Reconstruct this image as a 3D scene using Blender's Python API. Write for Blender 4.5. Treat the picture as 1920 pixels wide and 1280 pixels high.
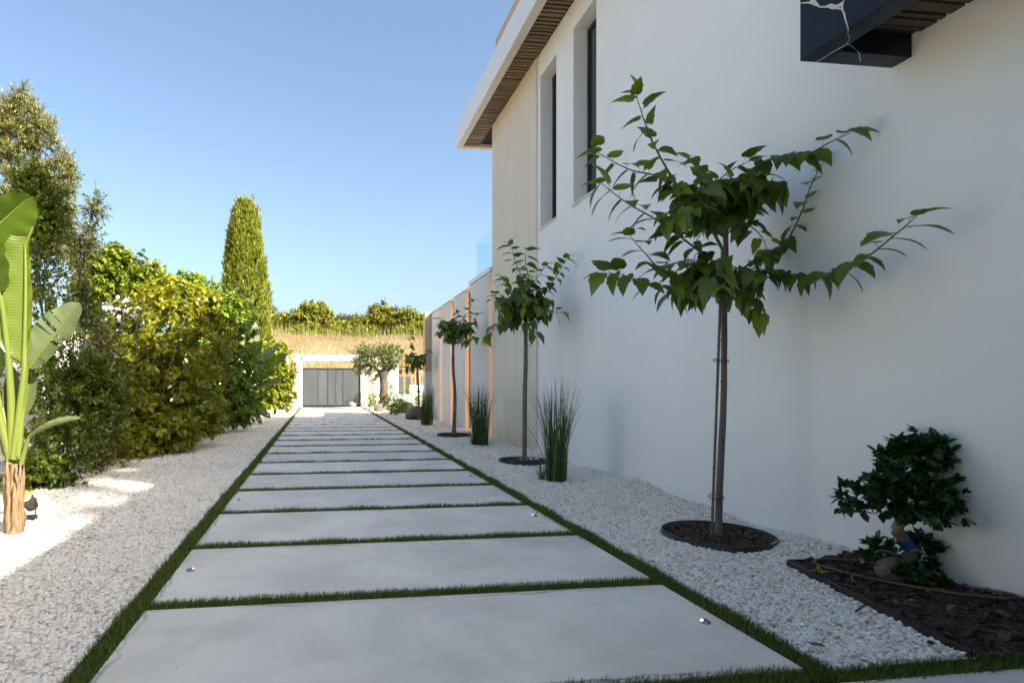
import bpy, math, random
import numpy as np
from mathutils import Vector

for o in list(bpy.data.objects):
    bpy.data.objects.remove(o)
sc = bpy.context.scene
COL = sc.collection
rng = np.random.default_rng(11)
random.seed(11)
R = math.radians
PI = math.pi

# ------------------------------------------------------------------ camera
F_PX, CX, HY, CAM_H = 1067.0, 743.0, 718.0, 1.2      # measured on the 1920 px photograph
YAW = math.atan(142 / F_PX)
cam_d = bpy.data.cameras.new('camera')
cam = bpy.data.objects.new('camera', cam_d)
COL.objects.link(cam)
cam.location = (0, 0, CAM_H)
cam.rotation_euler = (R(90), 0, -YAW)
cam_d.sensor_width = 36
cam_d.lens = 36 * F_PX / 1920
cam_d.shift_x = (960 - CX) / 1920
cam_d.shift_y = (HY - 640) / 1920
cam_d.clip_start = 0.05
cam_d.clip_end = 2000
sc.camera = cam

# ------------------------------------------------------------------ sky, sun, exposure
SUN_EL, SUN_AZ = R(35), R(135)        # azimuth from +Y towards +X: behind the camera, right
world = bpy.data.worlds.new("World")
sc.world = world
world.use_nodes = True
wn = world.node_tree.nodes
wn.clear()
sky = wn.new('ShaderNodeTexSky')
sky.sky_type = 'NISHITA'
sky.sun_disc = False
sky.sun_elevation = SUN_EL
sky.sun_rotation = SUN_AZ
sky.altitude = 50
sky.air_density = 1.0
sky.dust_density = 4.0
sky.ozone_density = 3.0
bg = wn.new('ShaderNodeBackground')
bg.inputs['Strength'].default_value = 0.075
wo = wn.new('ShaderNodeOutputWorld')
wt = wn.new('ShaderNodeMix'); wt.data_type = 'RGBA'; wt.blend_type = 'MULTIPLY'   # camera white balance for open shade
wt.inputs[0].default_value = 1.0
wt.inputs[7].default_value = (1.025, 1.0, .93, 1)
world.node_tree.links.new(sky.outputs[0], wt.inputs[6])
world.node_tree.links.new(wt.outputs[2], bg.inputs[0])
world.node_tree.links.new(bg.outputs[0], wo.inputs[0])

sun_d = bpy.data.lights.new('sun', 'SUN')
sun_d.energy = 4.7
sun_d.angle = R(0.9)
sun_d.color = (1.0, 0.91, 0.76)
sun = bpy.data.objects.new('sun', sun_d)
COL.objects.link(sun)
to_sun = Vector((math.sin(SUN_AZ) * math.cos(SUN_EL), math.cos(SUN_AZ) * math.cos(SUN_EL), math.sin(SUN_EL)))
sun.rotation_euler = to_sun.to_track_quat('Z', 'Y').to_euler()
sun.location = (20, -20, 20)

sc.view_settings.view_transform = 'Standard'
sc.view_settings.look = 'None'
sc.view_settings.exposure = 2.1
sc.view_settings.gamma = 1
sc.render.engine = 'CYCLES'
sc.cycles.use_denoising = True
sc.cycles.max_bounces = 10
sc.cycles.diffuse_bounces = 6
sc.cycles.transparent_max_bounces = 12
sc.cycles.caustics_reflective = False
sc.cycles.caustics_refractive = False
sc.cycles.sample_clamp_indirect = 8

# ------------------------------------------------------------------ helpers
def at(px, py, Z):
    """world point seen at photo pixel (px, py) at depth Z (metres along the view axis)"""
    xc = (px - CX) / F_PX * Z
    return np.array([xc * math.cos(YAW) + Z * math.sin(YAW),
                     -xc * math.sin(YAW) + Z * math.cos(YAW),
                     CAM_H - (py - HY) / F_PX * Z])

def unit(a):
    a = np.asarray(a, float)
    return a / np.maximum(np.linalg.norm(a, axis=-1, keepdims=True), 1e-9)

OFF = {}

def props(o, label=None, cat=None, group=None, kind=None):
    if label: o['label'] = label
    if cat: o['category'] = cat
    if group: o['group'] = group
    if kind: o['kind'] = kind
    elif label and 'kind' not in o: o['kind'] = 'thing'
    return o

def thing(name, label, cat, base, rot=0.0, group=None):
    o = bpy.data.objects.new(name, None)
    o.empty_display_size = 0.2
    COL.objects.link(o)
    b = Vector([float(c) for c in base])
    c, s = math.cos(rot), math.sin(rot)
    o.location = (b.x * c - b.y * s, b.x * s + b.y * c, b.z)
    o.rotation_euler = (0, 0, rot)
    OFF[o.name] = np.array(b)
    return props(o, label, cat, group)

class MB:
    """collects vertices, triangles and quads; build() links ONE mesh object"""
    def __init__(self):
        self.v, self.f3, self.f4, self.t, self.u, self.n = [], [], [], [], [], 0
    def add(self, v, f, t=0.5, u=0.0):
        v = np.asarray(v, float).reshape(-1, 3)
        f = np.asarray(f, int)
        (self.f3 if f.shape[1] == 3 else self.f4).append(f + self.n)
        self.v.append(v)
        self.t.append(np.broadcast_to(np.asarray(t, float), (len(v),)))
        self.u.append(np.broadcast_to(np.asarray(u, float), (len(v),)))
        self.n += len(v)
        return self
    def box(self, lo, hi, t=0.5):
        x0, y0, z0 = lo; x1, y1, z1 = hi
        v = [(x0,y0,z0),(x1,y0,z0),(x1,y1,z0),(x0,y1,z0),(x0,y0,z1),(x1,y0,z1),(x1,y1,z1),(x0,y1,z1)]
        f = [(0,3,2,1),(4,5,6,7),(0,1,5,4),(1,2,6,5),(2,3,7,6),(3,0,4,7)]
        return self.add(v, f, t)
    def tube(self, pts, radii, n=6, t=0.5, cap=True):
        pts = np.asarray(pts, float); m = len(pts)
        radii = np.broadcast_to(np.asarray(radii, float), (m,))
        d = unit(np.gradient(pts, axis=0))
        ref = np.array([0, 0, 1.0]) if abs(d[:, 2]).mean() < .8 else np.array([1.0, 0.13, 0])
        a = unit(np.cross(d, ref)); b = np.cross(d, a)
        an = np.arange(n) * 2 * PI / n
        ring = a[:, None, :] * np.cos(an)[None, :, None] + b[:, None, :] * np.sin(an)[None, :, None]
        v = (pts[:, None, :] + ring * radii[:, None, None]).reshape(-1, 3)
        i = np.arange(m - 1)[:, None] * n; j = np.arange(n)[None, :]; k = (j + 1) % n
        f = np.stack([i + j, i + k, i + n + k, i + n + j], -1).reshape(-1, 4)
        self.add(v, f, t, np.repeat(np.linspace(0, 1, m), n))
        if cap:
            for base, p in ((0, pts[0]), ((m - 1) * n, pts[-1])):
                ri = radii[0] if base == 0 else radii[-1]
                vv = np.concatenate([v[base:base + n], [p]])
                ff = [(q, (q + 1) % n, n) for q in range(n)]
                self.add(vv, ff, t)
        return self
    def lathe(self, prof, c=(0, 0, 0), n=20, t=0.5):
        prof = np.asarray(prof, float); m = len(prof)
        an = np.arange(n) * 2 * PI / n
        v = np.stack([prof[:, 0, None] * np.cos(an), prof[:, 0, None] * np.sin(an),
                      np.repeat(prof[:, 1, None], n, 1)], -1).reshape(-1, 3) + np.asarray(c, float)
        i = np.arange(m - 1)[:, None] * n; j = np.arange(n)[None, :]; k = (j + 1) % n
        f = np.stack([i + j, i + k, i + n + k, i + n + j], -1).reshape(-1, 4)
        return self.add(v, f, t)
    def build(self, name, m, parent=None, smooth=False, kind=None):
        v = np.concatenate(self.v)
        base = OFF.get(parent.name, np.zeros(3)) if parent else np.zeros(3)
        v = v - base
        me = bpy.data.meshes.new(name)
        f3 = np.concatenate(self.f3) if self.f3 else np.zeros((0, 3), int)
        f4 = np.concatenate(self.f4) if self.f4 else np.zeros((0, 4), int)
        loops = np.concatenate([f3.ravel(), f4.ravel()]).astype(np.int32)
        tot = np.concatenate([np.full(len(f3), 3), np.full(len(f4), 4)]).astype(np.int32)
        st = np.concatenate([[0], np.cumsum(tot)[:-1]]).astype(np.int32)
        me.vertices.add(len(v)); me.vertices.foreach_set('co', v.astype(np.float32).ravel())
        me.loops.add(len(loops)); me.loops.foreach_set('vertex_index', loops)
        me.polygons.add(len(tot))
        me.polygons.foreach_set('loop_start', st)
        try: me.polygons.foreach_set('loop_total', tot)
        except Exception: pass
        me.polygons.foreach_set('use_smooth', np.full(len(tot), bool(smooth)))
        a = me.attributes.new('tint', 'FLOAT', 'POINT')
        a.data.foreach_set('value', np.concatenate(self.t).astype(np.float32))
        a = me.attributes.new('along', 'FLOAT', 'POINT')
        a.data.foreach_set('value', np.concatenate(self.u).astype(np.float32))
        me.update(calc_edges=True)
        me.validate()
        me.materials.append(m)
        o = bpy.data.objects.new(name, me)
        COL.objects.link(o)
        if parent:
            o.parent = parent
            OFF[o.name] = base
        if kind: o['kind'] = kind
        return o

def bevel(o, w=0.006, seg=2):
    md = o.modifiers.new('bevel', 'BEVEL'); md.width = w; md.segments = seg
    md.limit_method = 'ANGLE'; md.angle_limit = R(40)
    return o

def copy_tree(o, parent=None):
    c = o.copy(); COL.objects.link(c)
    if parent is not None:
        c.parent = parent
    for ch in list(o.children):
        copy_tree(ch, c)
    return c

# ------------------------------------------------------------------ materials
def newmat(name):
    m = bpy.data.materials.new(name); m.use_nodes = True
    nt = m.node_tree; nt.nodes.clear()
    out = nt.nodes.new('ShaderNodeOutputMaterial')
    p = nt.nodes.new('ShaderNodeBsdfPrincipled')
    nt.links.new(p.outputs[0], out.inputs[0])
    return m, nt, p, out

def N(nt, typ, **kw):
    n = nt.nodes.new(typ)
    for k, v in kw.items():
        if k in n.inputs.keys(): n.inputs[k].default_value = v
        else: setattr(n, k, v)
    return n

def ramp(nt, stops, fac=None, interp='LINEAR'):
    r = nt.nodes.new('ShaderNodeValToRGB')
    el = r.color_ramp.elements
    while len(el) < len(stops): el.new(0.5)
    for e, (p, c) in zip(el, stops):
        e.position = p
        e.color = (c[0], c[1], c[2], 1) if not isinstance(c, (int, float)) else (c, c, c, 1)
    r.color_ramp.interpolation = interp
    if fac is not None: nt.links.new(fac, r.inputs[0])
    return r

def pos(nt, scale=(1, 1, 1)):
    g = nt.nodes.new('ShaderNodeNewGeometry')
    mp = nt.nodes.new('ShaderNodeMapping')
    mp.inputs['Scale'].default_value = scale
    nt.links.new(g.outputs['Position'], mp.inputs[0])
    return mp.outputs[0]

def noise(nt, vec, scale, detail=4, rough=.55, dist=0):
    n = N(nt, 'ShaderNodeTexNoise', Scale=scale, Detail=detail, Roughness=rough, Distortion=dist)
    nt.links.new(vec, n.inputs['Vector'])
    return n.outputs['Fac']

def mixc(nt, fac, a, b, mode='MIX'):
    m = nt.nodes.new('ShaderNodeMix'); m.data_type = 'RGBA'; m.blend_type = mode
    for sock, val in ((m.inputs[0], fac), (m.inputs[6], a), (m.inputs[7], b)):
        if hasattr(val, 'links'): nt.links.new(val, sock)
        elif isinstance(val, (int, float)): sock.default_value = val
        else: sock.default_value = (*val, 1)
    return m.outputs[2]

def bump(nt, p, h, strength=.3, dist=.01):
    b = N(nt, 'ShaderNodeBump', Strength=strength, Distance=dist)
    nt.links.new(h, b.inputs['Height'])
    nt.links.new(b.outputs[0], p.inputs['Normal'])

def plain(name, c1, c2=None, scale=4, rough=.6, bs=0, bscale=80, metal=0, spec=.5, stretch=(1, 1, 1), bdist=.004):
    m, nt, p, out = newmat(name)
    v = pos(nt, stretch)
    n = noise(nt, v, scale)
    c2 = c2 or tuple(c * .85 for c in c1)
    r = ramp(nt, [(.3, c2), (.7, c1)], n)
    nt.links.new(r.outputs[0], p.inputs['Base Color'])
    p.inputs['Roughness'].default_value = rough
    p.inputs['Metallic'].default_value = metal
    p.inputs['Specular IOR Level'].default_value = spec
    if bs: bump(nt, p, noise(nt, v, bscale), bs, bdist)
    return m

def leafmat(name, stops, rough=.42, trans=.3, tcol=None, veins=0, spec=.5):
    m, nt, p, out = newmat(name)
    a = N(nt, 'ShaderNodeAttribute', attribute_name='tint')
    r = ramp(nt, stops, a.outputs['Fac'])
    col = r.outputs[0]
    nt.links.new(col, p.inputs['Base Color'])
    p.inputs['Roughness'].default_value = rough
    p.inputs['Specular IOR Level'].default_value = spec
    tr = nt.nodes.new('ShaderNodeBsdfTranslucent')
    tc = mixc(nt, 1.0, col, tcol or (1.5, 1.35, .45), 'MULTIPLY')
    nt.links.new(tc, tr.inputs[0])
    mx = nt.nodes.new('ShaderNodeMixShader'); mx.inputs[0].default_value = trans
    nt.links.new(p.outputs[0], mx.inputs[1]); nt.links.new(tr.outputs[0], mx.inputs[2])
    nt.links.new(mx.outputs[0], out.inputs[0])
    if veins:
        u = N(nt, 'ShaderNodeAttribute', attribute_name='along')
        ml = N(nt, 'ShaderNodeMath', operation='MULTIPLY'); ml.inputs[1].default_value = veins
        nt.links.new(u.outputs['Fac'], ml.inputs[0])
        sn = N(nt, 'ShaderNodeMath', operation='SINE'); nt.links.new(ml.outputs[0], sn.inputs[0])
        bump(nt, p, sn.outputs[0], .16, .004)
    return m

M = {}
def mth(op, a, b=None):
    n = N(nt, 'ShaderNodeMath', operation=op)
    for i, q in enumerate((a, b)):
        if q is None: continue
        if hasattr(q, 'links'): nt.links.new(q, n.inputs[i])
        else: n.inputs[i].default_value = q
    return n.outputs[0]

# white render of the villa
m, nt, p, out = newmat('white_render')
v = pos(nt)
c = mixc(nt, ramp(nt, [(.35, 0), (.8, 1)], noise(nt, v, .9, 6)).outputs[0], (.80, .82, .835), (.765, .785, .80))
sp = nt.nodes.new('ShaderNodeSeparateXYZ'); nt.links.new(v, sp.inputs[0])
low = N(nt, 'ShaderNodeMapRange'); nt.links.new(sp.outputs[2], low.inputs[0])
low.inputs[1].default_value = .0; low.inputs[2].default_value = .22; low.inputs[3].default_value = 1; low.inputs[4].default_value = 0
st = N(nt, 'ShaderNodeMath', operation='MULTIPLY'); nt.links.new(low.outputs[0], st.inputs[0])
nt.links.new(ramp(nt, [(.60, 0), (.75, .7)], noise(nt, v, 7, 8, .7)).outputs[0], st.inputs[1])
c = mixc(nt, st.outputs[0], c, (.50, .46, .40))
nt.links.new(c, p.inputs['Base Color']); p.inputs['Roughness'].default_value = .75
p.inputs['Specular IOR Level'].default_value = .3
bump(nt, p, mth('ADD', noise(nt, v, 140, 5), mth('MULTIPLY', noise(nt, v, 4.5, 4, .5, .6), 1.6)), .30, .004)
M['render'] = m
M['wall_white'] = plain('boundary_white', (.84, .83, .81), (.78, .77, .75), 1.5, .8, .2, 90)
# limestone / board-marked concrete cladding with joints
m, nt, p, out = newmat('stone_cladding')
v = pos(nt)
c = mixc(nt, noise(nt, pos(nt, (1, 1, .25)), 2.2, 7, .6), (.74, .68, .58), (.60, .54, .45))
br = N(nt, 'ShaderNodeTexBrick', Scale=1.0)
br.inputs['Mortar Size'].default_value = .004
br.inputs['Brick Width'].default_value = .62; br.inputs['Row Height'].default_value = 30
br.offset = 0.0
sx = nt.nodes.new('ShaderNodeSeparateXYZ'); nt.links.new(v, sx.inputs[0])
cb = nt.nodes.new('ShaderNodeCombineXYZ'); nt.links.new(sx.outputs[1], cb.inputs[0]); nt.links.new(sx.outputs[2], cb.inputs[1])
nt.links.new(cb.outputs[0], br.inputs['Vector'])
c = mixc(nt, br.outputs['Fac'], c, (.50, .45, .38))
low = N(nt, 'ShaderNodeMapRange'); nt.links.new(sx.outputs[2], low.inputs[0])
low.inputs[1].default_value = .0; low.inputs[2].default_value = .45; low.inputs[3].default_value = 1; low.inputs[4].default_value = 0
st = N(nt, 'ShaderNodeMath', operation='MULTIPLY'); nt.links.new(low.outputs[0], st.inputs[0])
nt.links.new(ramp(nt, [(.4, 0), (.65, 1)], noise(nt, pos(nt, (1, 3, .5)), 3, 6, .7)).outputs[0], st.inputs[1])
c = mixc(nt, st.outputs[0], c, (.45, .34, .22))
nt.links.new(c, p.inputs['Base Color']); p.inputs['Roughness'].default_value = .7
bump(nt, p, noise(nt, v, 60, 6), .15, .003)
M['stone'] = m
# board-marked panels of the lit wall
m, nt, p, out = newmat('board_panel')
c = mixc(nt, noise(nt, pos(nt, (9, 9, .35)), 1.6, 5), (.72, .70, .67), (.60, .58, .55))
nt.links.new(c, p.inputs['Base Color']); p.inputs['Roughness'].default_value = .75
bump(nt, p, noise(nt, pos(nt, (14, 14, .2)), 2, 3), .3, .006)
M['panel'] = m
# polished dark marble with pale veins
m, nt, p, out = newmat('dark_marble')
v = pos(nt)
ds = N(nt, 'ShaderNodeTexNoise', Scale=1.7, Detail=3); nt.links.new(v, ds.inputs['Vector'])
dd = mixc(nt, .20, v, ds.outputs['Color'], 'ADD')
vo = N(nt, 'ShaderNodeTexVoronoi', Scale=1.25, feature='DISTANCE_TO_EDGE'); nt.links.new(dd, vo.inputs['Vector'])
wv = noise(nt, v, 6, 3)
ths = N(nt, 'ShaderNodeMapRange'); nt.links.new(wv, ths.inputs[0])
ths.inputs[1].default_value = .3; ths.inputs[2].default_value = .7; ths.inputs[3].default_value = .0004; ths.inputs[4].default_value = .0075
lt = N(nt, 'ShaderNodeMath', operation='LESS_THAN'); nt.links.new(vo.outputs['Distance'], lt.inputs[0]); nt.links.new(ths.outputs[0], lt.inputs[1])
c = mixc(nt, lt.outputs[0], mixc(nt, noise(nt, v, 9, 6), (.009, .010, .017), (.02, .022, .034)), (.52, .50, .47))
nt.links.new(c, p.inputs['Base Color']); p.inputs['Roughness'].default_value = .18; p.inputs['Specular IOR Level'].default_value = .13
M['marble'] = m
# timber slats
m, nt, p, out = newmat('timber_slats')
a = N(nt, 'ShaderNodeAttribute', attribute_name='tint')
c = mixc(nt, noise(nt, pos(nt, (2, 30, 30)), 3, 5), ramp(nt, [(0, (.12, .075, .04)), (1, (.27, .18, .11))], a.outputs['Fac']).outputs[0], (.17, .11, .06))
nt.links.new(c, p.inputs['Base Color']); p.inputs['Roughness'].default_value = .55
M['slat'] = m
M['slat_shaded'] = plain('shaded_timber', (.085, .06, .038), (.05, .034, .022), 3, .6, stretch=(2, 30, 30))  # canopy slats: the shade under the canopy is put into the timber colour
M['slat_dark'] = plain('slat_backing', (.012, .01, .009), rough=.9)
M['fascia'] = plain('fascia_coating', (.74, .76, .77), (.70, .72, .73), 1.2, .32, .04, 3)
M['lip'] = plain('fascia_lip', (.70, .66, .58), (.64, .60, .53), 2, .6)
M['tan'] = plain('tan_coating', (.52, .40, .25), (.44, .33, .20), 2, .55, stretch=(6, 6, .6))
M['frame'] = plain('anthracite_aluminium', (.018, .020, .024), rough=.35, spec=.5)
M['gate'] = plain('gate_grey', (.074, .081, .085), (.05, .057, .061), 1.2, .2, .0, spec=.6, stretch=(1, 1, .3))
M['gate_frame'] = plain('gate_frame_grey', (.055, .062, .07), rough=.4)
M['steel'] = plain('brushed_steel', (.32, .31, .30), rough=.38, metal=1)
M['black_edge'] = plain('black_edging', (.014, .014, .015), rough=.5)
M['rock'] = plain('boulder_stone', (.20, .17, .14), (.12, .10, .085), 5, .85, .7, 22, bdist=.02)
M['soil'] = plain('bark_soil', (.045, .026, .016), (.02, .012, .008), 30, .95, .8, 60, bdist=.02)
M['blue'] = plain('blue_tie', (.02, .12, .42), (.015, .09, .34), 5, .45)
M['hose'] = plain('brown_hose', (.13, .07, .05), (.10, .055, .04), 8, .5)
M['bark'] = plain('grey_bark', (.17, .15, .13), (.095, .08, .068), 14, .85, .6, 60, stretch=(1, 1, .3), bdist=.008)
M['bark_pale'] = plain('pale_bark', (.25, .21, .16), (.16, .13, .095), 10, .8, .5, 40, bdist=.008)
M['bark_olive'] = plain('olive_bark', (.10, .075, .052), (.035, .026, .02), 9, .9, 1, 18, stretch=(1, 1, .35), bdist=.04)
M['stake'] = plain('bamboo_stake', (.17, .12, .085), (.12, .085, .06), 8, .7, stretch=(1, 1, .2))
M['twig'] = plain('green_twig', (.10, .085, .035), (.07, .05, .025), 6, .7)
M['red_twig'] = plain('red_twig', (.16, .07, .035), (.10, .05, .03), 6, .7)
M['fibre'] = plain('palm_fibre', (.30, .17, .08), (.085, .065, .04), 11, .8, .7, 30, stretch=(6, 6, .7), bdist=.012)
M['lamp_shell'] = plain('lamp_shell', (.05, .042, .035), rough=.4)
M['white_metal'] = plain('white_metal', (.8, .8, .79), rough=.4)

def emis(name, c, s, base=(.8, .6, .4)):
    m, nt, p, out = newmat(name)
    p.inputs['Base Color'].default_value = (*base, 1)
    p.inputs['Emission Color'].default_value = (*c, 1)
    p.inputs['Emission Strength'].default_value = s
    return m
M['glow'] = emis('warm_strip', (1.0, .50, .20), .40)
M['bulb'] = emis('warm_bulb', (1.0, .62, .26), 1.0)
M['spot_bulb'] = emis('spot_bulb', (1.0, .55, .16), 9.0)
M['spot_in'] = plain('spot_reflector', (.55, .30, .09), rough=.35, metal=.3)

def glass(name, tint, mixf=.25, rough=.02):
    m, nt, p, out = newmat(name)
    nt.nodes.remove(p)
    tr = nt.nodes.new('ShaderNodeBsdfTransparent'); tr.inputs[0].default_value = (*tint, 1)
    gl = nt.nodes.new('ShaderNodeBsdfGlossy'); gl.inputs['Roughness'].default_value = rough
    mx = nt.nodes.new('ShaderNodeMixShader'); mx.inputs[0].default_value = .03
    nt.links.new(tr.outputs[0], mx.inputs[1]); nt.links.new(gl.outputs[0], mx.inputs[2])
    nt.links.new(mx.outputs[0], out.inputs[0])
    return m
M['glass'] = glass('clear_glass', (.93, .98, .982))
m, nt, p, out = newmat('window_glass')
p.inputs['Base Color'].default_value = (.05, .055, .06, 1); p.inputs['Roughness'].default_value = .05
M['pane'] = m
# concrete slabs
m, nt, p, out = newmat('slab_concrete')
v = pos(nt)
c = mixc(nt, ramp(nt, [(.36, 0), (.64, 1)], noise(nt, v, 1.6, 7, .62, .4)).outputs[0], (.63, .585, .515), (.80, .75, .665))
c = mixc(nt, ramp(nt, [(.52, 0), (.72, .55)], noise(nt, pos(nt, (1, 2.5, 1)), 3.1, 6, .65)).outputs[0], c, (.76, .725, .665))
vo = N(nt, 'ShaderNodeTexVoronoi', Scale=42); nt.links.new(v, vo.inputs['Vector'])
spk = N(nt, 'ShaderNodeMath', operation='LESS_THAN'); spk.inputs[1].default_value = .15
nt.links.new(vo.outputs['Distance'], spk.inputs[0])
sm = N(nt, 'ShaderNodeMath', operation='MULTIPLY'); nt.links.new(spk.outputs[0], sm.inputs[0])
nt.links.new(ramp(nt, [(.42, 0), (.6, 1)], noise(nt, v, 6, 3)).outputs[0], sm.inputs[1])
c = mixc(nt, sm.outputs[0], c, (.86, .84, .80))
vo2 = N(nt, 'ShaderNodeTexVoronoi', Scale=9); nt.links.new(v, vo2.inputs['Vector'])
spk2 = N(nt, 'ShaderNodeMath', operation='LESS_THAN'); spk2.inputs[1].default_value = .035
nt.links.new(vo2.outputs['Distance'], spk2.inputs[0])
c = mixc(nt, spk2.outputs[0], c, (.2, .19, .17))
# cement laitance line that wanders a few centimetres inside the slab edge
tc = nt.nodes.new('ShaderNodeTexCoord'); so = nt.nodes.new('ShaderNodeSeparateXYZ'); nt.links.new(tc.outputs['Object'], so.inputs[0])
ex = mth('SUBTRACT', 1.47, mth('ABSOLUTE', so.outputs[0]))
ey = mth('SUBTRACT', .50, mth('ABSOLUTE', so.outputs[1]))
ed = mth('ADD', mth('MINIMUM', ex, ey), mth('MULTIPLY', mth('SUBTRACT', noise(nt, v, 5.5, 6, .65), .5), .13))
band = mth('SUBTRACT', 1.0, mth('MINIMUM', 1.0, mth('MULTIPLY', mth('ABSOLUTE', mth('SUBTRACT', ed, .022)), 75.0)))
band = mth('MULTIPLY', band, ramp(nt, [(.45, 0), (.6, 1)], noise(nt, v, 1.1, 2)).outputs[0])
c = mixc(nt, mth('MULTIPLY', band, .95), c, (.15, .14, .125))
oi = nt.nodes.new('ShaderNodeObjectInfo')
c = mixc(nt, 1.0, c, ramp(nt, [(0, (.90, .905, .91)), (.5, (1, .99, .975)), (1, (1.05, 1.04, 1.03))], oi.outputs['Random']).outputs[0], 'MULTIPLY')
st_ = mth('MULTIPLY', ramp(nt, [(.56, 0), (.70, .5)], noise(nt, v, .75, 8, .7, .8)).outputs[0], 1.0)
c = mixc(nt, st_, c, (.46, .42, .37))
nt.links.new(c, p.inputs['Base Color']); p.inputs['Roughness'].default_value = .62
bump(nt, p, noise(nt, v, 45, 6, .65), .18, .004)
M['slab'] = m
# gravel: base sheet (fine voronoi) and separate stones
m, nt, p, out = newmat('gravel_sheet')
v = pos(nt)
vo = N(nt, 'ShaderNodeTexVoronoi', Scale=33); nt.links.new(v, vo.inputs['Vector'])
sepc = nt.nodes.new('ShaderNodeSeparateColor'); nt.links.new(vo.outputs['Color'], sepc.inputs[0])
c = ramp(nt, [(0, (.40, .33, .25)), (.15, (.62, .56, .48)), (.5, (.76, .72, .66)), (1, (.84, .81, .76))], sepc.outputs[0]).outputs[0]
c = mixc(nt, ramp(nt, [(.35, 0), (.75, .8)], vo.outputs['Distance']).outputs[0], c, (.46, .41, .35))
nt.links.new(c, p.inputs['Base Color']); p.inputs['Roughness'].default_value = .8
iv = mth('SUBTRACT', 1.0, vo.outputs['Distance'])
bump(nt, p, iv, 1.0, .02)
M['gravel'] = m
m, nt, p, out = newmat('gravel_stones')
a = N(nt, 'ShaderNodeAttribute', attribute_name='tint')
c = ramp(nt, [(0, (.42, .34, .26)), (.03, (.60, .50, .40)), (.10, (.74, .66, .56)), (.35, (.81, .76, .68)), (.75, (.86, .825, .765)), (1, (.88, .86, .825))], a.outputs['Fac']).outputs[0]
c = mixc(nt, noise(nt, pos(nt), 60, 4), c, (.72, .66, .57), 'MULTIPLY')
c2 = mixc(nt, .28, ramp(nt, [(0, (.42, .34, .26)), (.03, (.60, .50, .40)), (.10, (.74, .66, .56)), (.35, (.81, .76, .68)), (.75, (.86, .825, .765)), (1, (.88, .86, .825))], a.outputs['Fac']).outputs[0], c)
nt.links.new(c2, p.inputs['Base Color']); p.inputs['Roughness'].default_value = .7
M['stones'] = m
m, nt, p, out = newmat('bark_chips')
a = N(nt, 'ShaderNodeAttribute', attribute_name='tint')
c = mixc(nt, noise(nt, pos(nt), 50, 4), ramp(nt, [(0, (.022, .012, .008)), (.6, (.075, .036, .022)), (.9, (.15, .08, .045)), (1, (.26, .16, .09))], a.outputs['Fac']).outputs[0], (.03, .017, .012))
nt.links.new(c, p.inputs['Base Color']); p.inputs['Roughness'].default_value = .8
M['chips'] = m
M['earth'] = plain('dry_earth', (.27, .20, .12), (.17, .13, .08), .5, .95)
m, nt, p, out = newmat('dry_hill')
c = mixc(nt, ramp(nt, [(.4, 0), (.62, 1)], noise(nt, pos(nt), .22, 6, .6)).outputs[0], (.36, .26, .14), (.27, .17, .08))
c = mixc(nt, ramp(nt, [(.56, 0), (.7, .8)], noise(nt, pos(nt), .13, 3)).outputs[0], c, (.26, .27, .12))
nt.links.new(c, p.inputs['Base Color']); p.inputs['Roughness'].default_value = .95
M['hill'] = m
# foliage
M['turf'] = leafmat('turf_blades', [(0, (0.046, 0.072, 0.009)), (.5, (0.088, 0.140, 0.016)), (.9, (0.148, 0.206, 0.028)), (1, (0.304, 0.215, 0.062))], .55, .2)
M['turf_base'] = plain('turf_backing', (.020, .036, .008), (.012, .02, .006), 40, .95)
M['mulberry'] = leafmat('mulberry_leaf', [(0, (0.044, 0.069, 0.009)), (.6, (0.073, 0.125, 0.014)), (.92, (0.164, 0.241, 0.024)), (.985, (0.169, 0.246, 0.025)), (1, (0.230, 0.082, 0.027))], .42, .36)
M['ficus'] = leafmat('ficus_leaf', [(0, (0.011, 0.040, 0.011)), (.7, (0.025, 0.079, 0.016)), (1, (0.068, 0.180, 0.025))], .26, .15)
M['dark_hedge'] = leafmat('dark_hedge_leaf', [(0, (0.047, 0.082, 0.011)), (.5, (0.104, 0.153, 0.015)), (.9, (0.208, 0.241, 0.023)), (1, (0.321, 0.207, 0.043))], .36, .28)
M['lime_shrub'] = leafmat('lime_shrub_leaf', [(0, (0.086, 0.127, 0.009)), (.6, (0.184, 0.215, 0.013)), (1, (0.301, 0.303, 0.022))], .4, .35)
M['airy'] = leafmat('airy_tree_leaf', [(0, (0.108, 0.127, 0.037)), (.5, (0.179, 0.190, 0.057)), (1, (0.275, 0.264, 0.090))], .5, .3)
M['ivy'] = leafmat('ivy_leaf', [(0, (0.072, 0.123, 0.011)), (.5, (0.143, 0.201, 0.019)), (1, (0.275, 0.301, 0.034))], .35, .3)
M['oleander'] = leafmat('oleander_leaf', [(0, (.06, .08, .04)), (1, (.14, .17, .08))], .45, .25)
M['petal_white'] = leafmat('white_petal', [(0, (.78, .70, .72)), (.85, (.82, .80, .78)), (1, (.72, .38, .55))], .5, .3, (1, 1, 1))
M['petal_red'] = leafmat('red_petal', [(0, (.42, .03, .05)), (.6, (.62, .10, .12)), (1, (.80, .50, .45))], .5, .25, (1, .8, .8))
M['yellow_shrub'] = leafmat('yellow_shrub_leaf', [(0, (.105, .140, .014)), (.45, (.225, .250, .021)), (1, (.46, .43, .034))], .38, .38)
M['green_shrub'] = leafmat('green_shrub_leaf', [(0, (0.085, 0.143, 0.017)), (.6, (0.158, 0.252, 0.026)), (1, (0.296, 0.403, 0.042))], .36, .3)
M['brown_shrub'] = leafmat('brown_shrub_leaf', [(0, (.16, .07, .03)), (.6, (.24, .13, .05)), (1, (.28, .24, .07))], .45, .3)
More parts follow.
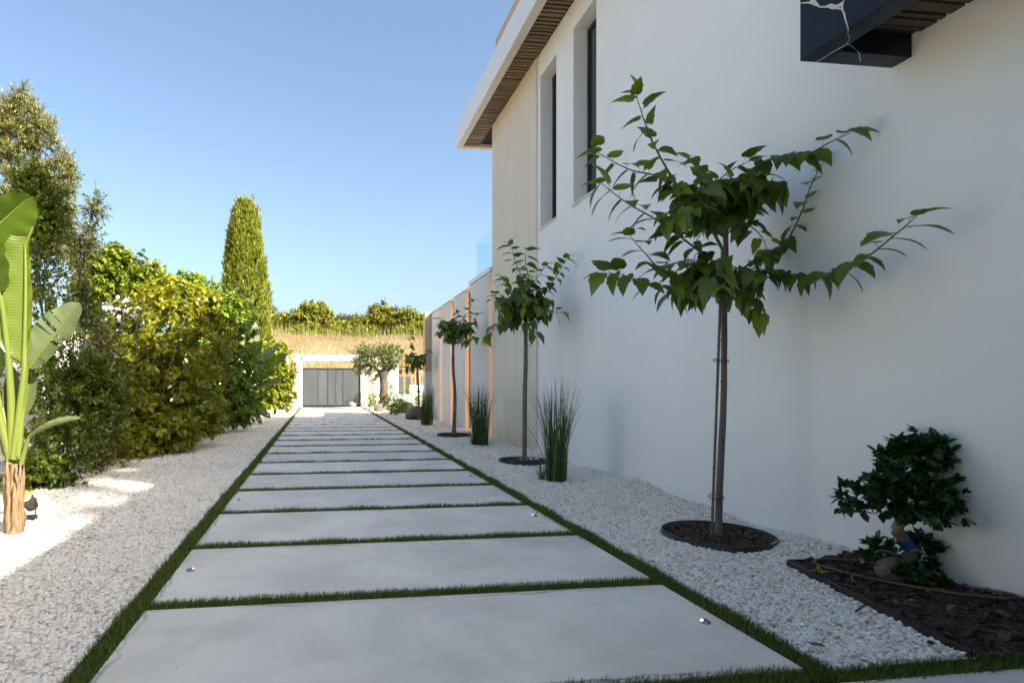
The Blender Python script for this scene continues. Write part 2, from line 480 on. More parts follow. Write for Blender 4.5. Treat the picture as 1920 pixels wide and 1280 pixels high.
M['olive'] = leafmat('olive_leaf', [(0, (0.088, 0.109, 0.045)), (.6, (0.176, 0.200, 0.080)), (1, (0.304, 0.336, 0.160))], .42, .22)
M['cypress'] = leafmat('cypress_spray', [(0, (0.077, 0.109, 0.011)), (.5, (0.162, 0.196, 0.015)), (1, (0.279, 0.289, 0.028))], .6, .2)
M['far_tree'] = leafmat('hill_tree_leaf', [(0, (0.097, 0.117, 0.013)), (.5, (0.179, 0.191, 0.019)), (1, (0.290, 0.277, 0.032))], .5, .25)
M['far_dark'] = leafmat('hill_pine_leaf', [(0, (0.068, 0.095, 0.041)), (1, (0.149, 0.176, 0.081))], .5, .2)
M['far_yellow'] = leafmat('yellow_conifer_spray', [(0, (0.220, 0.220, 0.022)), (1, (0.462, 0.396, 0.033))], .5, .3)
M['straw'] = leafmat('dry_grass', [(0, (.19, .115, .055)), (.4, (.25, .175, .098)), (.85, (.30, .235, .145)), (1, (.20, .20, .095))], .7, .35, (1.1, 1.05, .85))
M['reed'] = leafmat('green_reed', [(0, (0.136, 0.168, 0.032)), (.6, (0.231, 0.252, 0.063)), (1, (0.378, 0.357, 0.136))], .6, .3)
M['ornamental'] = leafmat('tall_grass_blade', [(0, (0.025, 0.065, 0.017)), (.7, (0.051, 0.114, 0.026)), (.95, (0.108, 0.182, 0.037)), (1, (0.458, 0.338, 0.135))], .45, .2)
M['strelitzia'] = leafmat('strelitzia_leaf', [(0, (0.052, 0.094, 0.008)), (.5, (0.086, 0.138, 0.010)), (1, (0.174, 0.196, 0.041))], .3, .42, (1.6, 1.5, .35), veins=260)
M['strel_pale'] = leafmat('strelitzia_underside', [(0, (0.096, 0.128, 0.054)), (1, (0.159, 0.191, 0.089))], .38, .22, (1.2, 1.2, .5), veins=260)
M['petiole'] = leafmat('strelitzia_petiole', [(0, (0.092, 0.127, 0.017)), (1, (0.156, 0.184, 0.035))], .35, .1)
M['dead'] = leafmat('dead_leaf', [(0, (.40, .26, .18)), (1, (.55, .42, .32))], .7, .3)

# ------------------------------------------------------------------ leaf templates (y along, x across, z up)
def tpl_oval():
    V = np.array([(0,0,0),(0,.36,-.05),(0,.7,-.07),(0,1,-.12),(-.25,.32,.03),(-.21,.68,0),(.25,.32,.03),(.21,.68,0)], float)
    T = np.array([(0,1,4),(1,2,5),(1,5,4),(2,3,5),(0,6,1),(1,6,7),(1,7,2),(2,7,3)])
    return V, T
def tpl_small():
    V = np.array([(0,0,0),(-.24,.45,.04),(.24,.45,.04),(0,1,-.05),(0,.5,-.03)], float)
    T = np.array([(0,4,1),(4,3,1),(0,2,4),(4,2,3)])
    return V, T
def tpl_needle():
    V = np.array([(-.09,0,0),(.09,0,0),(.05,.6,.02),(0,1,0),(-.05,.6,.02)], float)
    T = np.array([(0,1,2),(0,2,4),(4,2,3)])
    return V, T
def tpl_lobed():
    o = [(.06,-.05),(.18,-.09),(.30,-.04),(.39,.06),(.42,.19),(.36,.29),(.385,.37),(.385,.47),(.33,.56),(.26,.61),(.23,.70),(.16,.83),(.06,.97)]
    mid = [(0,0),(0,.20),(0,.42),(0,.66),(0,1.07)]
    V = [(x, y) for x, y in mid]
    ri = len(V); V += o; li = len(V); V += [(-x, y) for x, y in o]
    T = []
    own = [0,0,0,1,1,1,2,2,2,3,3,3,4]
    for base, flip in ((ri, 0), (li, 1)):
        for i in range(len(o) - 1):
            a, b = own[i], own[i + 1]
            tri = (a, base + i, base + i + 1); T.append(tri[::-1] if flip else tri)
            if a != b:
                tri = (a, base + i + 1, b); T.append(tri[::-1] if flip else tri)
    V = np.array([(x, y, -.38 * max(y, 0) ** 2 + .22 * abs(x) - .35 * x * x) for x, y in V])
    return V, np.array(T)
OVAL, SMALL, NEEDLE, LOBED = tpl_oval(), tpl_small(), tpl_needle(), tpl_lobed()

def scatter(mb, tpl, P, D, U, S, W=1.0, tint=.5):
    V, T = tpl; n = len(P); k = len(V)
    D = unit(D); X = unit(np.cross(D, U)); Z = np.cross(X, D)
    S = np.broadcast_to(np.asarray(S, float), (n,))
    W = np.broadcast_to(np.asarray(W, float), (n,))
    vv = P[:, None, :] + S[:, None, None] * (V[None, :, 0, None] * W[:, None, None] * X[:, None, :] + V[None, :, 1, None] * D[:, None, :] + V[None, :, 2, None] * Z[:, None, :])
    ff = (T[None] + (np.arange(n) * k)[:, None, None]).reshape(-1, 3)
    tt = np.repeat(np.broadcast_to(np.asarray(tint, float), (n,)), k)
    mb.add(vv.reshape(-1, 3), ff, tt)

def rdir(n):
    return unit(rng.normal(size=(n, 3)))

def blob_points(blobs, n, shell=.55, rough=.22):
    B = np.array([b[:6] for b in blobs], float)
    w = np.array([b[6] if len(b) > 6 else (b[3] * b[4] * b[5]) ** (2 / 3) for b in blobs]); w = w / w.sum()
    idx = rng.choice(len(B), n, p=w)
    d = rdir(n)
    ph = rng.random((len(B), 4, 3)) * 6 + 2; p0 = rng.random((len(B), 4)) * 6.3
    md = np.zeros(n)
    for q in range(4):
        md += np.sin((d * ph[idx, q]).sum(1) * 1.2 + p0[idx, q])
    r = (shell + (1 - shell) * rng.random(n) ** .6) * (1 + rough * md / 2)
    P = B[idx, :3] + d * B[idx, 3:6] * r[:, None]
    return P, unit(d / B[idx, 3:6]), idx

def spray(mb, tpl, P, O, k, L, size, spread=(.4, 1.3), droop=.2, sv=.25, wid=1.0, tint=None, upw=.8):
    n = len(P); O = unit(O)
    Pk, Ok = np.repeat(P, k, 0), np.repeat(O, k, 0)
    pr = rdir(n * k); pr = unit(pr - Ok * (pr * Ok).sum(1, keepdims=True))
    a = rng.uniform(*spread, n * k)[:, None]
    D = Ok * np.cos(a) + pr * np.sin(a); D[:, 2] -= droop
    t = rng.random(n * k)[:, None] - .5
    pos_ = Pk + Ok * t * L
    U = Ok * .3 + np.array([0, 0, upw]) + rng.normal(size=(n * k, 3)) * .35
    S = size * (1 + sv * rng.uniform(-1, 1, n * k))
    base = rng.random(n) if tint is None else tint
    tt = np.clip(np.repeat(base, k) * .6 + rng.random(n * k) * .4, 0, 1)
    scatter(mb, tpl, pos_, D, U, S, wid, tt)

def curve(a, b, n=7, sag=0.0, wob=0.0, bend=None):
    a, b = np.asarray(a, float), np.asarray(b, float)
    t = np.linspace(0, 1, n)[:, None]
    c = (a + b) / 2 if bend is None else np.asarray(bend, float)
    p = (1 - t) ** 2 * a + 2 * t * (1 - t) * c + t * t * b
    if wob: p[1:-1] += rng.normal(size=(n - 2, 3)) * wob
    p[:, 2] -= sag * 4 * (t * (1 - t))[:, 0]
    return p

def smooth_path(pts, n=24):
    """Catmull-Rom through the given points"""
    P = np.asarray(pts, float)
    P = np.concatenate([[2 * P[0] - P[1]], P, [2 * P[-1] - P[-2]]])
    out = []
    m = len(P) - 3
    for s in np.linspace(0, m - 1e-6, n):
        i = int(s); t = s - i
        a, b, c, d = P[i], P[i + 1], P[i + 2], P[i + 3]
        out.append(.5 * ((2 * b) + (-a + c) * t + (2 * a - 5 * b + 4 * c - d) * t * t + (-a + 3 * b - 3 * c + d) * t ** 3))
    return np.array(out)

def plant(name, label, cat, base, blobs, n, k, tpl, size, mat_, L=.15, stems=6, stem_r=.018, stem_mat='twig', droop=.2,
          shell=.5, rough=.22, group=None, wid=1.0, twigs=True, spread=(.4, 1.3), stem_name='stem', up=.25, zmin=.02, foliage='foliage', upw=.8):
    """a shrub or tree: stems from the base out to the clumps, leaves in sprays round every clump"""
    base = np.asarray(base, float)
    t = thing(name, label, cat, base, 0, group)
    P, O, idx = blob_points(blobs, n, shell, rough)
    keep = P[:, 2] > zmin; P, O = P[keep], O[keep]
    O = unit(O + np.array([0, 0, up]) + rng.normal(size=O.shape) * .35)
    mb = MB(); spray(mb, tpl, P, O, k, L, size, spread, droop, wid=wid, upw=upw)
    mb.build(foliage, M[mat_], t)
    sb = MB()
    for q in range(stems):
        tgt = P[rng.integers(len(P))]
        b0 = base + np.array([rng.normal() * .035, rng.normal() * .035, 0]) * min(1, stem_r * 25)
        bend = b0 * .55 + tgt * .45; bend[2] = b0[2] + (tgt[2] - b0[2]) * .62
        sb.tube(curve(b0, tgt, 9, wob=.015, bend=bend), np.linspace(stem_r, stem_r * .3, 9), 6)
    if twigs:
        for q in range(0, len(P), max(1, len(P) // 420)):
            sb.tube([P[q] - O[q] * L * 1.6, P[q] - O[q] * L * .3, P[q] + O[q] * L * .6], [.006, .004, .002], 3, cap=False)
    if sb.n: sb.build(stem_name, M[stem_mat], t, True)
    return t

# ================================================================== SETTING
SLAB_L, SLAB_R, SLAB_P, GAP = -0.92, 2.02, 1.112, 0.10
N_SLAB = 24
STRIP = 0.115
WALL_X = 3.665
HROT = -(YAW - math.atan(130 / F_PX))           # the villa stands about half a degree off the path
def H(x, y, z=0.0):
    """villa coordinates -> world"""
    c, s = math.cos(HROT), math.sin(HROT)
    return np.array([x * c - y * s, x * s + y * c, z])

mb = MB()
mb.add([(-600, -300, -.35), (600, -300, -.35), (600, 900, -.35), (-600, 900, -.35)], [(0, 1, 2, 3)])
props(mb.build('ground', M['earth']), kind='structure')

# gravel bed: two gently uneven sheets beside the path
def gz(x, y):
    x, y = np.asarray(x, float), np.asarray(y, float)
    z = .008 * np.sin(x * 2.1 + y * .9) + .008 * np.sin(y * 2.7 - x * 1.3) + .005 * np.sin(x * 6.1 + 2) * np.sin(y * 4.7)
    d = np.clip((x - 2.9) / .8, 0, 1)
    z = z + .03 * d * (1 + np.sin(y * 5.3) * .5 + np.sin(y * 2.1 + 1)) * np.clip((13 - y) / 4, 0, 1)
    return z - .020
def sheet(name, x0, x1, y0, y1, step, mt):
    xs = np.linspace(x0, x1, int((x1 - x0) / step) + 2); ys = np.linspace(y0, y1, int((y1 - y0) / step) + 2)
    X, Y = np.meshgrid(xs, ys, indexing='ij')
    v = np.stack([X, Y, gz(X, Y)], -1).reshape(-1, 3)
    i = np.arange(len(xs) - 1)[:, None] * len(ys); j = np.arange(len(ys) - 1)[None]
    f = np.stack([i + j, i + len(ys) + j, i + len(ys) + j + 1, i + j + 1], -1).reshape(-1, 4)
    mb = MB().add(v, f)
    return props(mb.build(name, mt, None, True), kind='structure')
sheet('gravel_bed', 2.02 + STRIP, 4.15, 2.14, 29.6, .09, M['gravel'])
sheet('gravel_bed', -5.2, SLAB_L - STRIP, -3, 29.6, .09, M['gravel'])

# loose stones over the near gravel
ico = None
def stone_field(n, x0, x1, y0, y1, s0, s1, keep=None):
    x = rng.uniform(x0, x1, n); y = rng.uniform(y0, y1, n)
    k = np.ones(n, bool) if keep is None else keep(x, y)
    x, y = x[k], y[k]; n = len(x)
    ph = (1 + 5 ** .5) / 2
    V = unit(np.array([(-1,ph,0),(1,ph,0),(-1,-ph,0),(1,-ph,0),(0,-1,ph),(0,1,ph),(0,-1,-ph),(0,1,-ph),(ph,0,-1),(ph,0,1),(-ph,0,-1),(-ph,0,1)], float))
    T = np.array([(0,11,5),(0,5,1),(0,1,7),(0,7,10),(0,10,11),(1,5,9),(5,11,4),(11,10,2),(10,7,6),(7,1,8),(3,9,4),(3,4,2),(3,2,6),(3,6,8),(3,8,9),(4,9,5),(2,4,11),(6,2,10),(8,6,7),(9,8,1)])
    Vv = V[None] * (1 + rng.uniform(-.30, .30, (n, 12, 1)))
    s = rng.uniform(s0, s1, n) ** 1.0
    ax = np.stack([s * rng.uniform(.75, 1.15, n), s * rng.uniform(.5, .85, n), s * rng.uniform(.3, .55, n)], -1)
    Vv = Vv * ax[:, None, :]
    a, b = rng.random(n) * 2 * PI, rng.normal(size=n) * .45
    cb, sb = np.cos(b)[:, None], np.sin(b)[:, None]
    xx, yy, zz = Vv[..., 0], Vv[..., 1], Vv[..., 2]
    xx, zz = xx * cb - zz * sb, xx * sb + zz * cb
    ca, sa = np.cos(a)[:, None], np.sin(a)[:, None]
    W = np.stack([xx * ca - yy * sa + x[:, None], xx * sa + yy * ca + y[:, None], zz + (gz(x, y) + s * rng.uniform(-.1, .55, n))[:, None]], -1)
    F = (T[None] + (np.arange(n) * 12)[:, None, None]).reshape(-1, 3)
    return W.reshape(-1, 3), F, np.repeat(rng.random(n), 12)

RINGS = [(3.10, 4.11, .40), (3.09, 8.42, .37), (3.06, 12.9, .39), (3.27, 18.8, .45)]
def keep_right(x, y):
    k = np.ones(len(x), bool)
    for cx_, cy_, r_ in RINGS:
        k &= (x - cx_) ** 2 + (y - cy_) ** 2 > (r_ + .012) ** 2
    # triangular bark bed under the bonsai
    fx = 2.84 + (y - 2.11) / (3.40 - 2.11) * (3.084 - 2.84)
    k &= ~((y < 3.40) & (x > fx - .02))
    k &= x < WALL_X + .03 + (y * .011)
    return k
mb = MB()
mb.add(*stone_field(17550, 2.16, 3.9, 2.16, 4.6, 0.0102, 0.0204, keep_right))
mb.add(*stone_field(19575, 2.16, 3.9, 4.6, 8.6, 0.0110, 0.0221, keep_right))
mb.add(*stone_field(12150, 2.16, 3.9, 8.6, 14.5, 0.0153, 0.0272, keep_right))
mb.add(*stone_field(8775, 2.16, 3.9, 14.5, 24, 0.0187, 0.0340, keep_right))
mb.add(*stone_field(17550, -2.9, -1.045, 2.3, 4.7, 0.0093, 0.0179))
mb.add(*stone_field(28350, -4.3, -1.045, 4.7, 8.6, 0.0102, 0.0195))
mb.add(*stone_field(17550, -4.2, -1.045, 8.6, 14.5, 0.0145, 0.0255))
mb.add(*stone_field(10125, -3.6, -1.045, 14.5, 25, 0.0187, 0.0323))
props(mb.build('gravel', M['stones'], None, False), 'white and cream limestone chippings covering the beds on both sides of the path', 'gravel', kind='stuff')

# turf: backing strips and blades
tb = MB(); bl = MB()
Y_END = 3.16 + SLAB_P * (N_SLAB - 1) + .2
def turf(x0, x1, y0, y1, dens, h, w):
    tb.box((x0, y0, -.06), (x1, y1, -.013))
    n = int((x1 - x0) * (y1 - y0) * dens)
    x = rng.uniform(x0 - .004, x1 + .004, n); y = rng.uniform(y0 - .004, y1 + .004, n)
    P = np.stack([x, y, np.full(n, -.016)], -1)
    hh = h * rng.uniform(.6, 1.15, n) * (1 + .16 * np.sin(x * 9 + 1.3) * np.sin(y * 7.7))
    D = np.stack([rng.normal(size=n) * .36 + .12, rng.normal(size=n) * .36 - .05, np.ones(n)], -1)
    scatter(bl, NEEDLE, P, D, rdir(n) * np.array([1, 1, .1]), hh, np.full(n, w / h), rng.random(n) ** 1.2)
segs = [(1.9, 4.5, 27000, .047, .022), (4.5, 8, 14000, .048, .032), (8, 14, 5500, .048, .05), (14, Y_END, 1700, .045, .08)]
for (y0, y1, d, h, w) in segs:
    turf(SLAB_L - STRIP, SLAB_L, y0 if y0 > 2 else -.5, y1, d if y0 > 2 else d * .62, h, w)
    turf(SLAB_R, SLAB_R + STRIP, max(y0, 2.045), y1, d, h, w)
def seg_of(y):
    for s in segs:
        if y < s[1]: return s
    return segs[-1]
for k in range(N_SLAB):
    y1 = 3.16 + SLAB_P * k + GAP
    s = seg_of(y1)
    turf(SLAB_L, SLAB_R, y1 - GAP, y1, s[2], s[3], s[4])
turf(SLAB_L, SLAB_R, 2.045, 2.16, 26000, .040, .022)
turf(SLAB_R + STRIP, 3.70, 2.02, 2.135, 26000, .042, .022)
props(tb.build('turf_backing', M['turf_base']), kind='structure')
props(bl.build('turf', M['turf']), 'short green artificial turf edging the path and filling the gaps between the concrete slabs', 'turf', kind='stuff')

# concrete slabs
ORD = ['first', 'second', 'third', 'fourth', 'fifth', 'sixth', 'seventh', 'eighth', 'ninth', 'tenth', 'eleventh', 'twelfth',
       'thirteenth', 'fourteenth', 'fifteenth', 'sixteenth', 'seventeenth', 'eighteenth', 'nineteenth', 'twentieth',
       'twenty-first', 'twenty-second', 'twenty-third', 'twenty-fourth']
studs = [(1.914, 2.63, 0), (-.826, 3.79, 1), (1.916, 4.93, 2), (-.826, 6.01, 3), (1.921, 7.17, 4)]
SL, SW = (SLAB_R - SLAB_L), SLAB_P - GAP
mb = MB(); mb.box((-SL / 2, -SW / 2, -.09), (SL / 2, SW / 2, 0))
proto = mb.build('concrete_slab', M['slab']); bevel(proto, .004)
xm = (SLAB_L + SLAB_R) / 2
for k in range(N_SLAB):
    o = proto if k == 0 else copy_tree(proto)
    o.location = (xm, 3.16 + SLAB_P * k - SW / 2, 0)
    extra = {0: ', stud light at right', 1: ', stud light at left'}.get(k, ', between thin turf strips')
    props(o, f'{ORD[k]} grey concrete slab of the path counting from the camera{extra}', 'paving slab', 'grey concrete slabs of the path')
mb = MB(); mb.box((-.92, .2, -.09), (3.69, 2.03, 0))
o = mb.build('entrance_slab', M['slab']); bevel(o, .004)
props(o, 'wide concrete slab at the bottom right edge, nearest the camera', 'paving slab')
# stud lights set in the slabs
st = thing('stud_light', 'x', 'stud light', (0, 0, 0))
mb = MB(); mb.lathe([(.027, 0), (.027, .004), (.022, .009), (.013, .0135), (.0001, .0145)], n=20)
mb.build('dome', M['steel'], st, True)
mb = MB(); mb.add([(-.024, -.008, .0068), (-.024, .008, .0068), (-.012, .008, .0150), (-.012, -.008, .0150)], [(0, 1, 2, 3)])
mb.build('lens', M['bulb'], st)
sl = ['lit steel stud light at the right end of the first slab, nearest the camera', 'lit steel stud light at the left end of the second slab',
      'lit steel stud light at the right end of the third slab', 'lit steel stud light at the left end of the fourth slab',
      'small lit stud light at the right end of the fifth slab', 'tiny stud light at the left end of the sixth slab',
      'tiny stud light at the right end of the seventh slab', 'tiny stud light at the left end of the eighth slab']
for i, (x, y, k) in enumerate(studs):
    o = st if i == 0 else copy_tree(st)
    o.location = (x, y, .001); o.rotation_euler = (0, 0, 0 if x > 0 else PI)
    props(o, sl[i], 'stud light', 'stud lights along the slab ends')

# ------------------------------------------------------------------ villa
OVX = 3.066                                        # outer edge of the eave
YF, YC = 13.42, 12.27                              # eave end, wall corner
EZ, FB, FT = 6.89, 6.83, 7.33                      # soffit, fascia bottom, fascia top
YT = 2.2                                           # the tall wing ends here; the rest is lower
villa = thing('villa', 'white rendered modern villa with tall slit windows and a slatted wooden eave', 'house', (WALL_X, 2.5, 0), HROT)
VB = villa
wins = [(8.78, 9.47, 3.86, 6.49), (7.41, 8.14, 3.86, 6.50)]       # y0, y1, sill, head
X0, X1, BK = WALL_X, WALL_X + .225, WALL_X + 9
mb = MB()
def wall_cells(mb, ys, zs, holes, x0, x1):
    for a, b in zip(ys[:-1], ys[1:]):
        for c, d in zip(zs[:-1], zs[1:]):
            ym, zm = (a + b) / 2, (c + d) / 2
            if any(h[0] < ym < h[1] and h[2] < zm < h[3] for h in holes): continue
            mb.add([(x0, a, c), (x0, b, c), (x0, b, d), (x0, a, d)], [(0, 3, 2, 1)])
            # reveals
            for h in holes:
                if abs(b - h[0]) < 1e-6 and h[2] - 1e-6 <= c and d <= h[3] + 1e-6:
                    mb.add([(x0, b, c), (x1, b, c), (x1, b, d), (x0, b, d)], [(0, 1, 2, 3)])
                if abs(a - h[1]) < 1e-6 and h[2] - 1e-6 <= c and d <= h[3] + 1e-6:
                    mb.add([(x0, a, c), (x1, a, c), (x1, a, d), (x0, a, d)], [(0, 3, 2, 1)])
                if abs(d - h[2]) < 1e-6 and h[0] - 1e-6 <= a and b <= h[1] + 1e-6:
                    mb.add([(x0, a, d), (x0, b, d), (x1, b, d), (x1, a, d)], [(0, 3, 2, 1)])
                if abs(c - h[3]) < 1e-6 and h[0] - 1e-6 <= a and b <= h[1] + 1e-6:
                    mb.add([(x0, a, c), (x0, b, c), (x1, b, c), (x1, a, c)], [(0, 1, 2, 3)])
ys = [YT, 7.41, 8.14, 8.78, 9.47, 9.60]; zs = [-.3, 3.86, 6.49, 6.50, EZ + .02]
wall_cells(mb, ys, zs, wins, X0, X1)
# the rest of the tall wing (back of the volume) and the lower wing towards and behind the camera
mb.box((X1 + .10, YT + .003, -.3), (BK, YC - .02, EZ + .02))
mb.box((X0, YT - .006, 5.62), (BK - .004, YT, EZ + .02))
mb.box((X0, -9, -.3), (BK, YT, 5.62))
w = mb.build('wall', M['render'], villa)
# limestone cladding at the corner, slightly proud
mb = MB(); mb.box((X0 - .03, 9.595, -.3), (X1 + .10, YC, EZ + .01)); mb.box((X1 + .10, YC - .02, -.3), (BK, YC, EZ + .01))
bevel(mb.build('stone_cladding', M['stone'], villa), .004)
for (a, b, c, d) in wins:
    mb = MB(); fx = X1 - .012
    t_ = .055
    for lo, hi in (((a, c), (a + t_, d)), ((b - t_, c), (b, d)), ((a + t_, c), (b - t_, c + t_)), ((a + t_, d - t_), (b - t_, d))):
        mb.box((fx, lo[0], lo[1]), (fx + .07, hi[0], hi[1]))
    wf = mb.build('window', M['frame'], villa); bevel(wf, .004)
    mb = MB(); mb.box((fx + .03, a + t_, c + t_), (fx + .045, b - t_, d - t_)); mb.build('pane', M['pane'], wf)
    mb = MB(); mb.box((X0 - .022, a - .02, c - .022), (X1 - .014, b + .02, c + .006)); bevel(mb.build('sill', M['lip'], wf), .003)
# eave: soffit slats, backing, lips, fascia
YE0 = YT - .6
mb = MB(); y = YE0 + .2
while y < YF - .19:
    wdt = random.choice((.045, .06, .075, .045))
    mb.box((OVX + .155, y, EZ - .012), (X0 - .035, y + wdt, EZ + .02), random.random()); y += wdt + random.choice((.028, .036, .05))
sf = mb.build('slatted_soffit', M['slat'], villa)
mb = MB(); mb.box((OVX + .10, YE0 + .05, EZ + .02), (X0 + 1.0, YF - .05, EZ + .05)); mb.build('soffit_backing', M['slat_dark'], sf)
mb = MB()
mb.box((OVX + .025, YE0 + .15, FB), (OVX + .155, YF - .15, EZ + .02)); mb.box((OVX + .025, YF - .15, FB), (BK, YF - .025, EZ + .02)); mb.box((OVX + .025, YE0 + .025, FB), (BK, YE0 + .15, EZ + .02))
bevel(mb.build('eave_lip', M['lip'], villa), .004)
mb = MB()
mb.box((OVX, YE0, FB + .004), (OVX + .025, YF, FT)); mb.box((OVX + .025, YF - .025, FB + .004), (BK, YF, FT)); mb.box((OVX + .025, YE0, FB + .004), (BK, YE0 + .025, FT))
bevel(mb.build('fascia', M['fascia'], villa), .004)
mb = MB(); mb.box((OVX + .025, YE0 + .025, EZ + .055), (BK, YF - .025, FT - .05)); mb.build('roof', M['fascia'], villa)
mb = MB(); mb.box((3.30, 3.2, FT - .05), (BK - .5, 10.9, 7.97)); bevel(mb.build('roof_parapet', M['tan'], villa), .01)
# dark marble canopy over the entrance
CY1, CY0, CXO, CZ = 3.30, .30, 3.003, 3.255
mb = MB()
cm_top = 4.9
mb.box((CXO, CY0, CZ), (CXO + .15, CY1, cm_top)); mb.box((CXO + .15, CY1 - .13, CZ), (X0 - .002, CY1, cm_top)); mb.box((CXO + .15, CY0, CZ), (X0 - .002, CY0 + .13, cm_top))
mb.box((CXO + .15, CY0 + .13, CZ + .26), (X0 - .002, CY1 - .13, cm_top))
can = mb.build('canopy', M['marble'], villa); bevel(can, .003)
mb = MB(); y = CY0 + .14
while y < CY1 - .21:
    wdt = random.choice((.03, .075, .03, .055))
    mb.box((CXO + .152, y, CZ + .125), (X0 - .004, y + wdt, CZ + .14), random.random()); y += wdt + random.choice((.012, .025, .02))
mb.build('slatted_soffit', M['slat_shaded'], can)
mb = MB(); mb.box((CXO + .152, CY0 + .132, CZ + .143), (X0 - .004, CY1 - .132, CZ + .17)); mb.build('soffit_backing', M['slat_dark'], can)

mb = MB(); mb.box((2.72, -.5, -.3), (X0 - .003, 1.62, 3.25)); mb.box((1.62, -5, -.3), (X0 - .003, -.5, 3.25)); bevel(mb.build('added_porch_block', M['marble'], villa), .01)  # porch block added out of view to keep sky light off the near wall

# ------------------------------------------------------------------ lit wall beyond the villa, its terrace and balustrade
SX = 3.60
litw = thing('slotted_wall', 'pale board-marked concrete wall with warm lit vertical slots beyond the villa corner', 'wall', (SX, 15, 0), HROT)
panels = [(12.44, 14.04), (14.62, 15.94), (16.5, 17.6), (18.05, 19.45)]
ZT = [3.62, 3.60, 3.60, 3.60]
for (a, b), z in zip(panels, ZT):
    mb = MB(); mb.box((SX, a, -.3), (SX + .10, b, z)); bevel(mb.build('panel', M['panel'], litw), .004)
mb = MB(); mb.box((SX + .32, 12.28, -.3), (SX + 3, 19.45, 3.57)); mb.build('core', M['panel'], litw)
for (a, b) in ((12.28, 12.44), (14.04, 14.62), (15.94, 16.5), (17.6, 18.05)):
    mb = MB(); mb.box((SX + .245, a - .10, -.1), (SX + .315, b + .1, 3.50)); mb.build('light_strip', M['glow'], litw)
mb = MB(); mb.box((SX + .004, 12.28, 3.625), (SX + 3, 19.45, 3.66)); mb.build('wall_cap', M['white_metal'], litw)
mb = MB(); mb.box((SX - .02, 12.28, 3.68), (SX + 3, 14.2, 3.78)); bevel(mb.build('terrace_edge', M['fascia'], litw), .004)
mb = MB(); mb.box((3.38, 19.455, -.3), (SX + 1, 19.9, 1.60)); mb.build('end_pier', M['panel'], litw)
mb = MB(); mb.box((3.38, 19.455, 1.603), (SX + 1, 19.9, 3.66)); mb.build('tan_cladding', M['tan'], litw)
bal = thing('glass_balustrade', 'frameless clear glass balustrade on the terrace edge above the lit wall', 'balustrade', (3.72, 13.8, 3.78), HROT)
mb = MB(); mb.box((3.70, 12.3, 3.78), (3.716, 13.86, 4.69)); mb.build('side_pane', M['glass'], bal)
mb = MB(); mb.box((3.72, 13.844, 3.78), (5.6, 13.86, 4.69)); mb.build('end_pane', M['glass'], bal)

# ------------------------------------------------------------------ far boundary wall with gate
WY = 29.75
GX0, GX1, GH, GO, WT = -.93, 2.09, 1.99, 2.35, 2.66
bw = thing('boundary_wall', 'sunlit white boundary wall closing the end of the path around the gate', 'wall', (0, WY, 0))
mb = MB()
mb.box((-9, WY, -.3), (GX0, WY + .3, WT)); mb.box((GX0, WY, GO), (GX1, WY + .3, WT)); mb.box((GX1, WY, -.3), (4.07, WY + .3, WT))
mb.box((4.07, WY, -.3), (4.66, WY + .3, .60)); mb.box((4.66, WY, -.3), (7.5, WY + .3, 1.08))
bevel(mb.build('masonry', M['wall_white'], bw), .01)
for x in (-.22, .54, 1.31):
    mb = MB(); mb.lathe([(.04, GO - .06), (.04, GO), (.001, GO + .001)], (x, WY + .15, 0), 12); mb.build('downlight', M['black_edge'], bw)
gt = thing('sliding_gate', 'dark grey metal gate of tall flat panels closing the end of the path', 'gate', (.58, WY + .12, 0))
xs = [GX0 + .03, -.13, .38, .80, 1.17, GX1 - .03]
for i in range(5):
    a, b = xs[i], xs[i + 1]
    yo = WY + .12 + (.0, .02, .0, .02, .0)[i]
    mb = MB(); mb.box((a + .006, yo, .03), (b - .006, yo + .04, GH - .03)); pn = mb.build('gate_panel', M['gate'], gt); bevel(pn, .004)
    mb = MB()
    for lo, hi in (((a + .006, .03), (a + .035, GH - .03)), ((b - .035, .03), (b - .006, GH - .03)), ((a + .035, GH - .07), (b - .035, GH - .03)), ((a + .035, .03), (b - .035, .07))):
        mb.box((lo[0], yo - .012, lo[1]), (hi[0], yo - .001, hi[1]))
    mb.build('panel_rim', M['gate_frame'], pn)
mb = MB()
mb.box((GX0 + .002, WY + .06, 0), (GX0 + .03, WY + .2, GH)); mb.box((GX1 - .03, WY + .06, 0), (GX1 - .002, WY + .2, GH)); mb.box((GX0 + .03, WY + .06, GH - .028), (GX1 - .03, WY + .2, GH))
mb.build('gate_frame', M['gate_frame'], gt)
mb = MB(); mb.box((GX0 + .03, WY + .185, .0), (GX1 - .03, WY + .2, GH - .028)); mb.build('backing_sheet', M['black_edge'], gt)
mb = MB(); mb.tube([(.80, WY + .075, .85), (.80, WY + .075, 1.15)], .012, 8); mb.build('handle', M['steel'], gt)
rl = thing('slat_railing', 'grey vertical slat railing standing on the low white wall right of the olive tree', 'railing', (4.6, WY + .15, .6))
for (a, b, z) in ((4.09, 4.36, .60), (4.47, 4.74, .60), (4.88, 4.92, 1.08), (5.05, 5.12, 1.08), (5.32, 5.37, 1.08), (5.6, 5.66, 1.08), (5.9, 6.2, 1.08)):
    mb = MB(); mb.box((a, WY + .11, z), (b, WY + .17, 1.56)); mb.build('slat', M['gate'], rl)
# white garden wall behind the left planting
mb = MB(); mb.box((-5.25, -4, -.3), (-5.0, WY - .01, 2.15))
props(mb.build('garden_wall', M['wall_white']), 'white garden wall half hidden behind the planting on the left', 'wall')

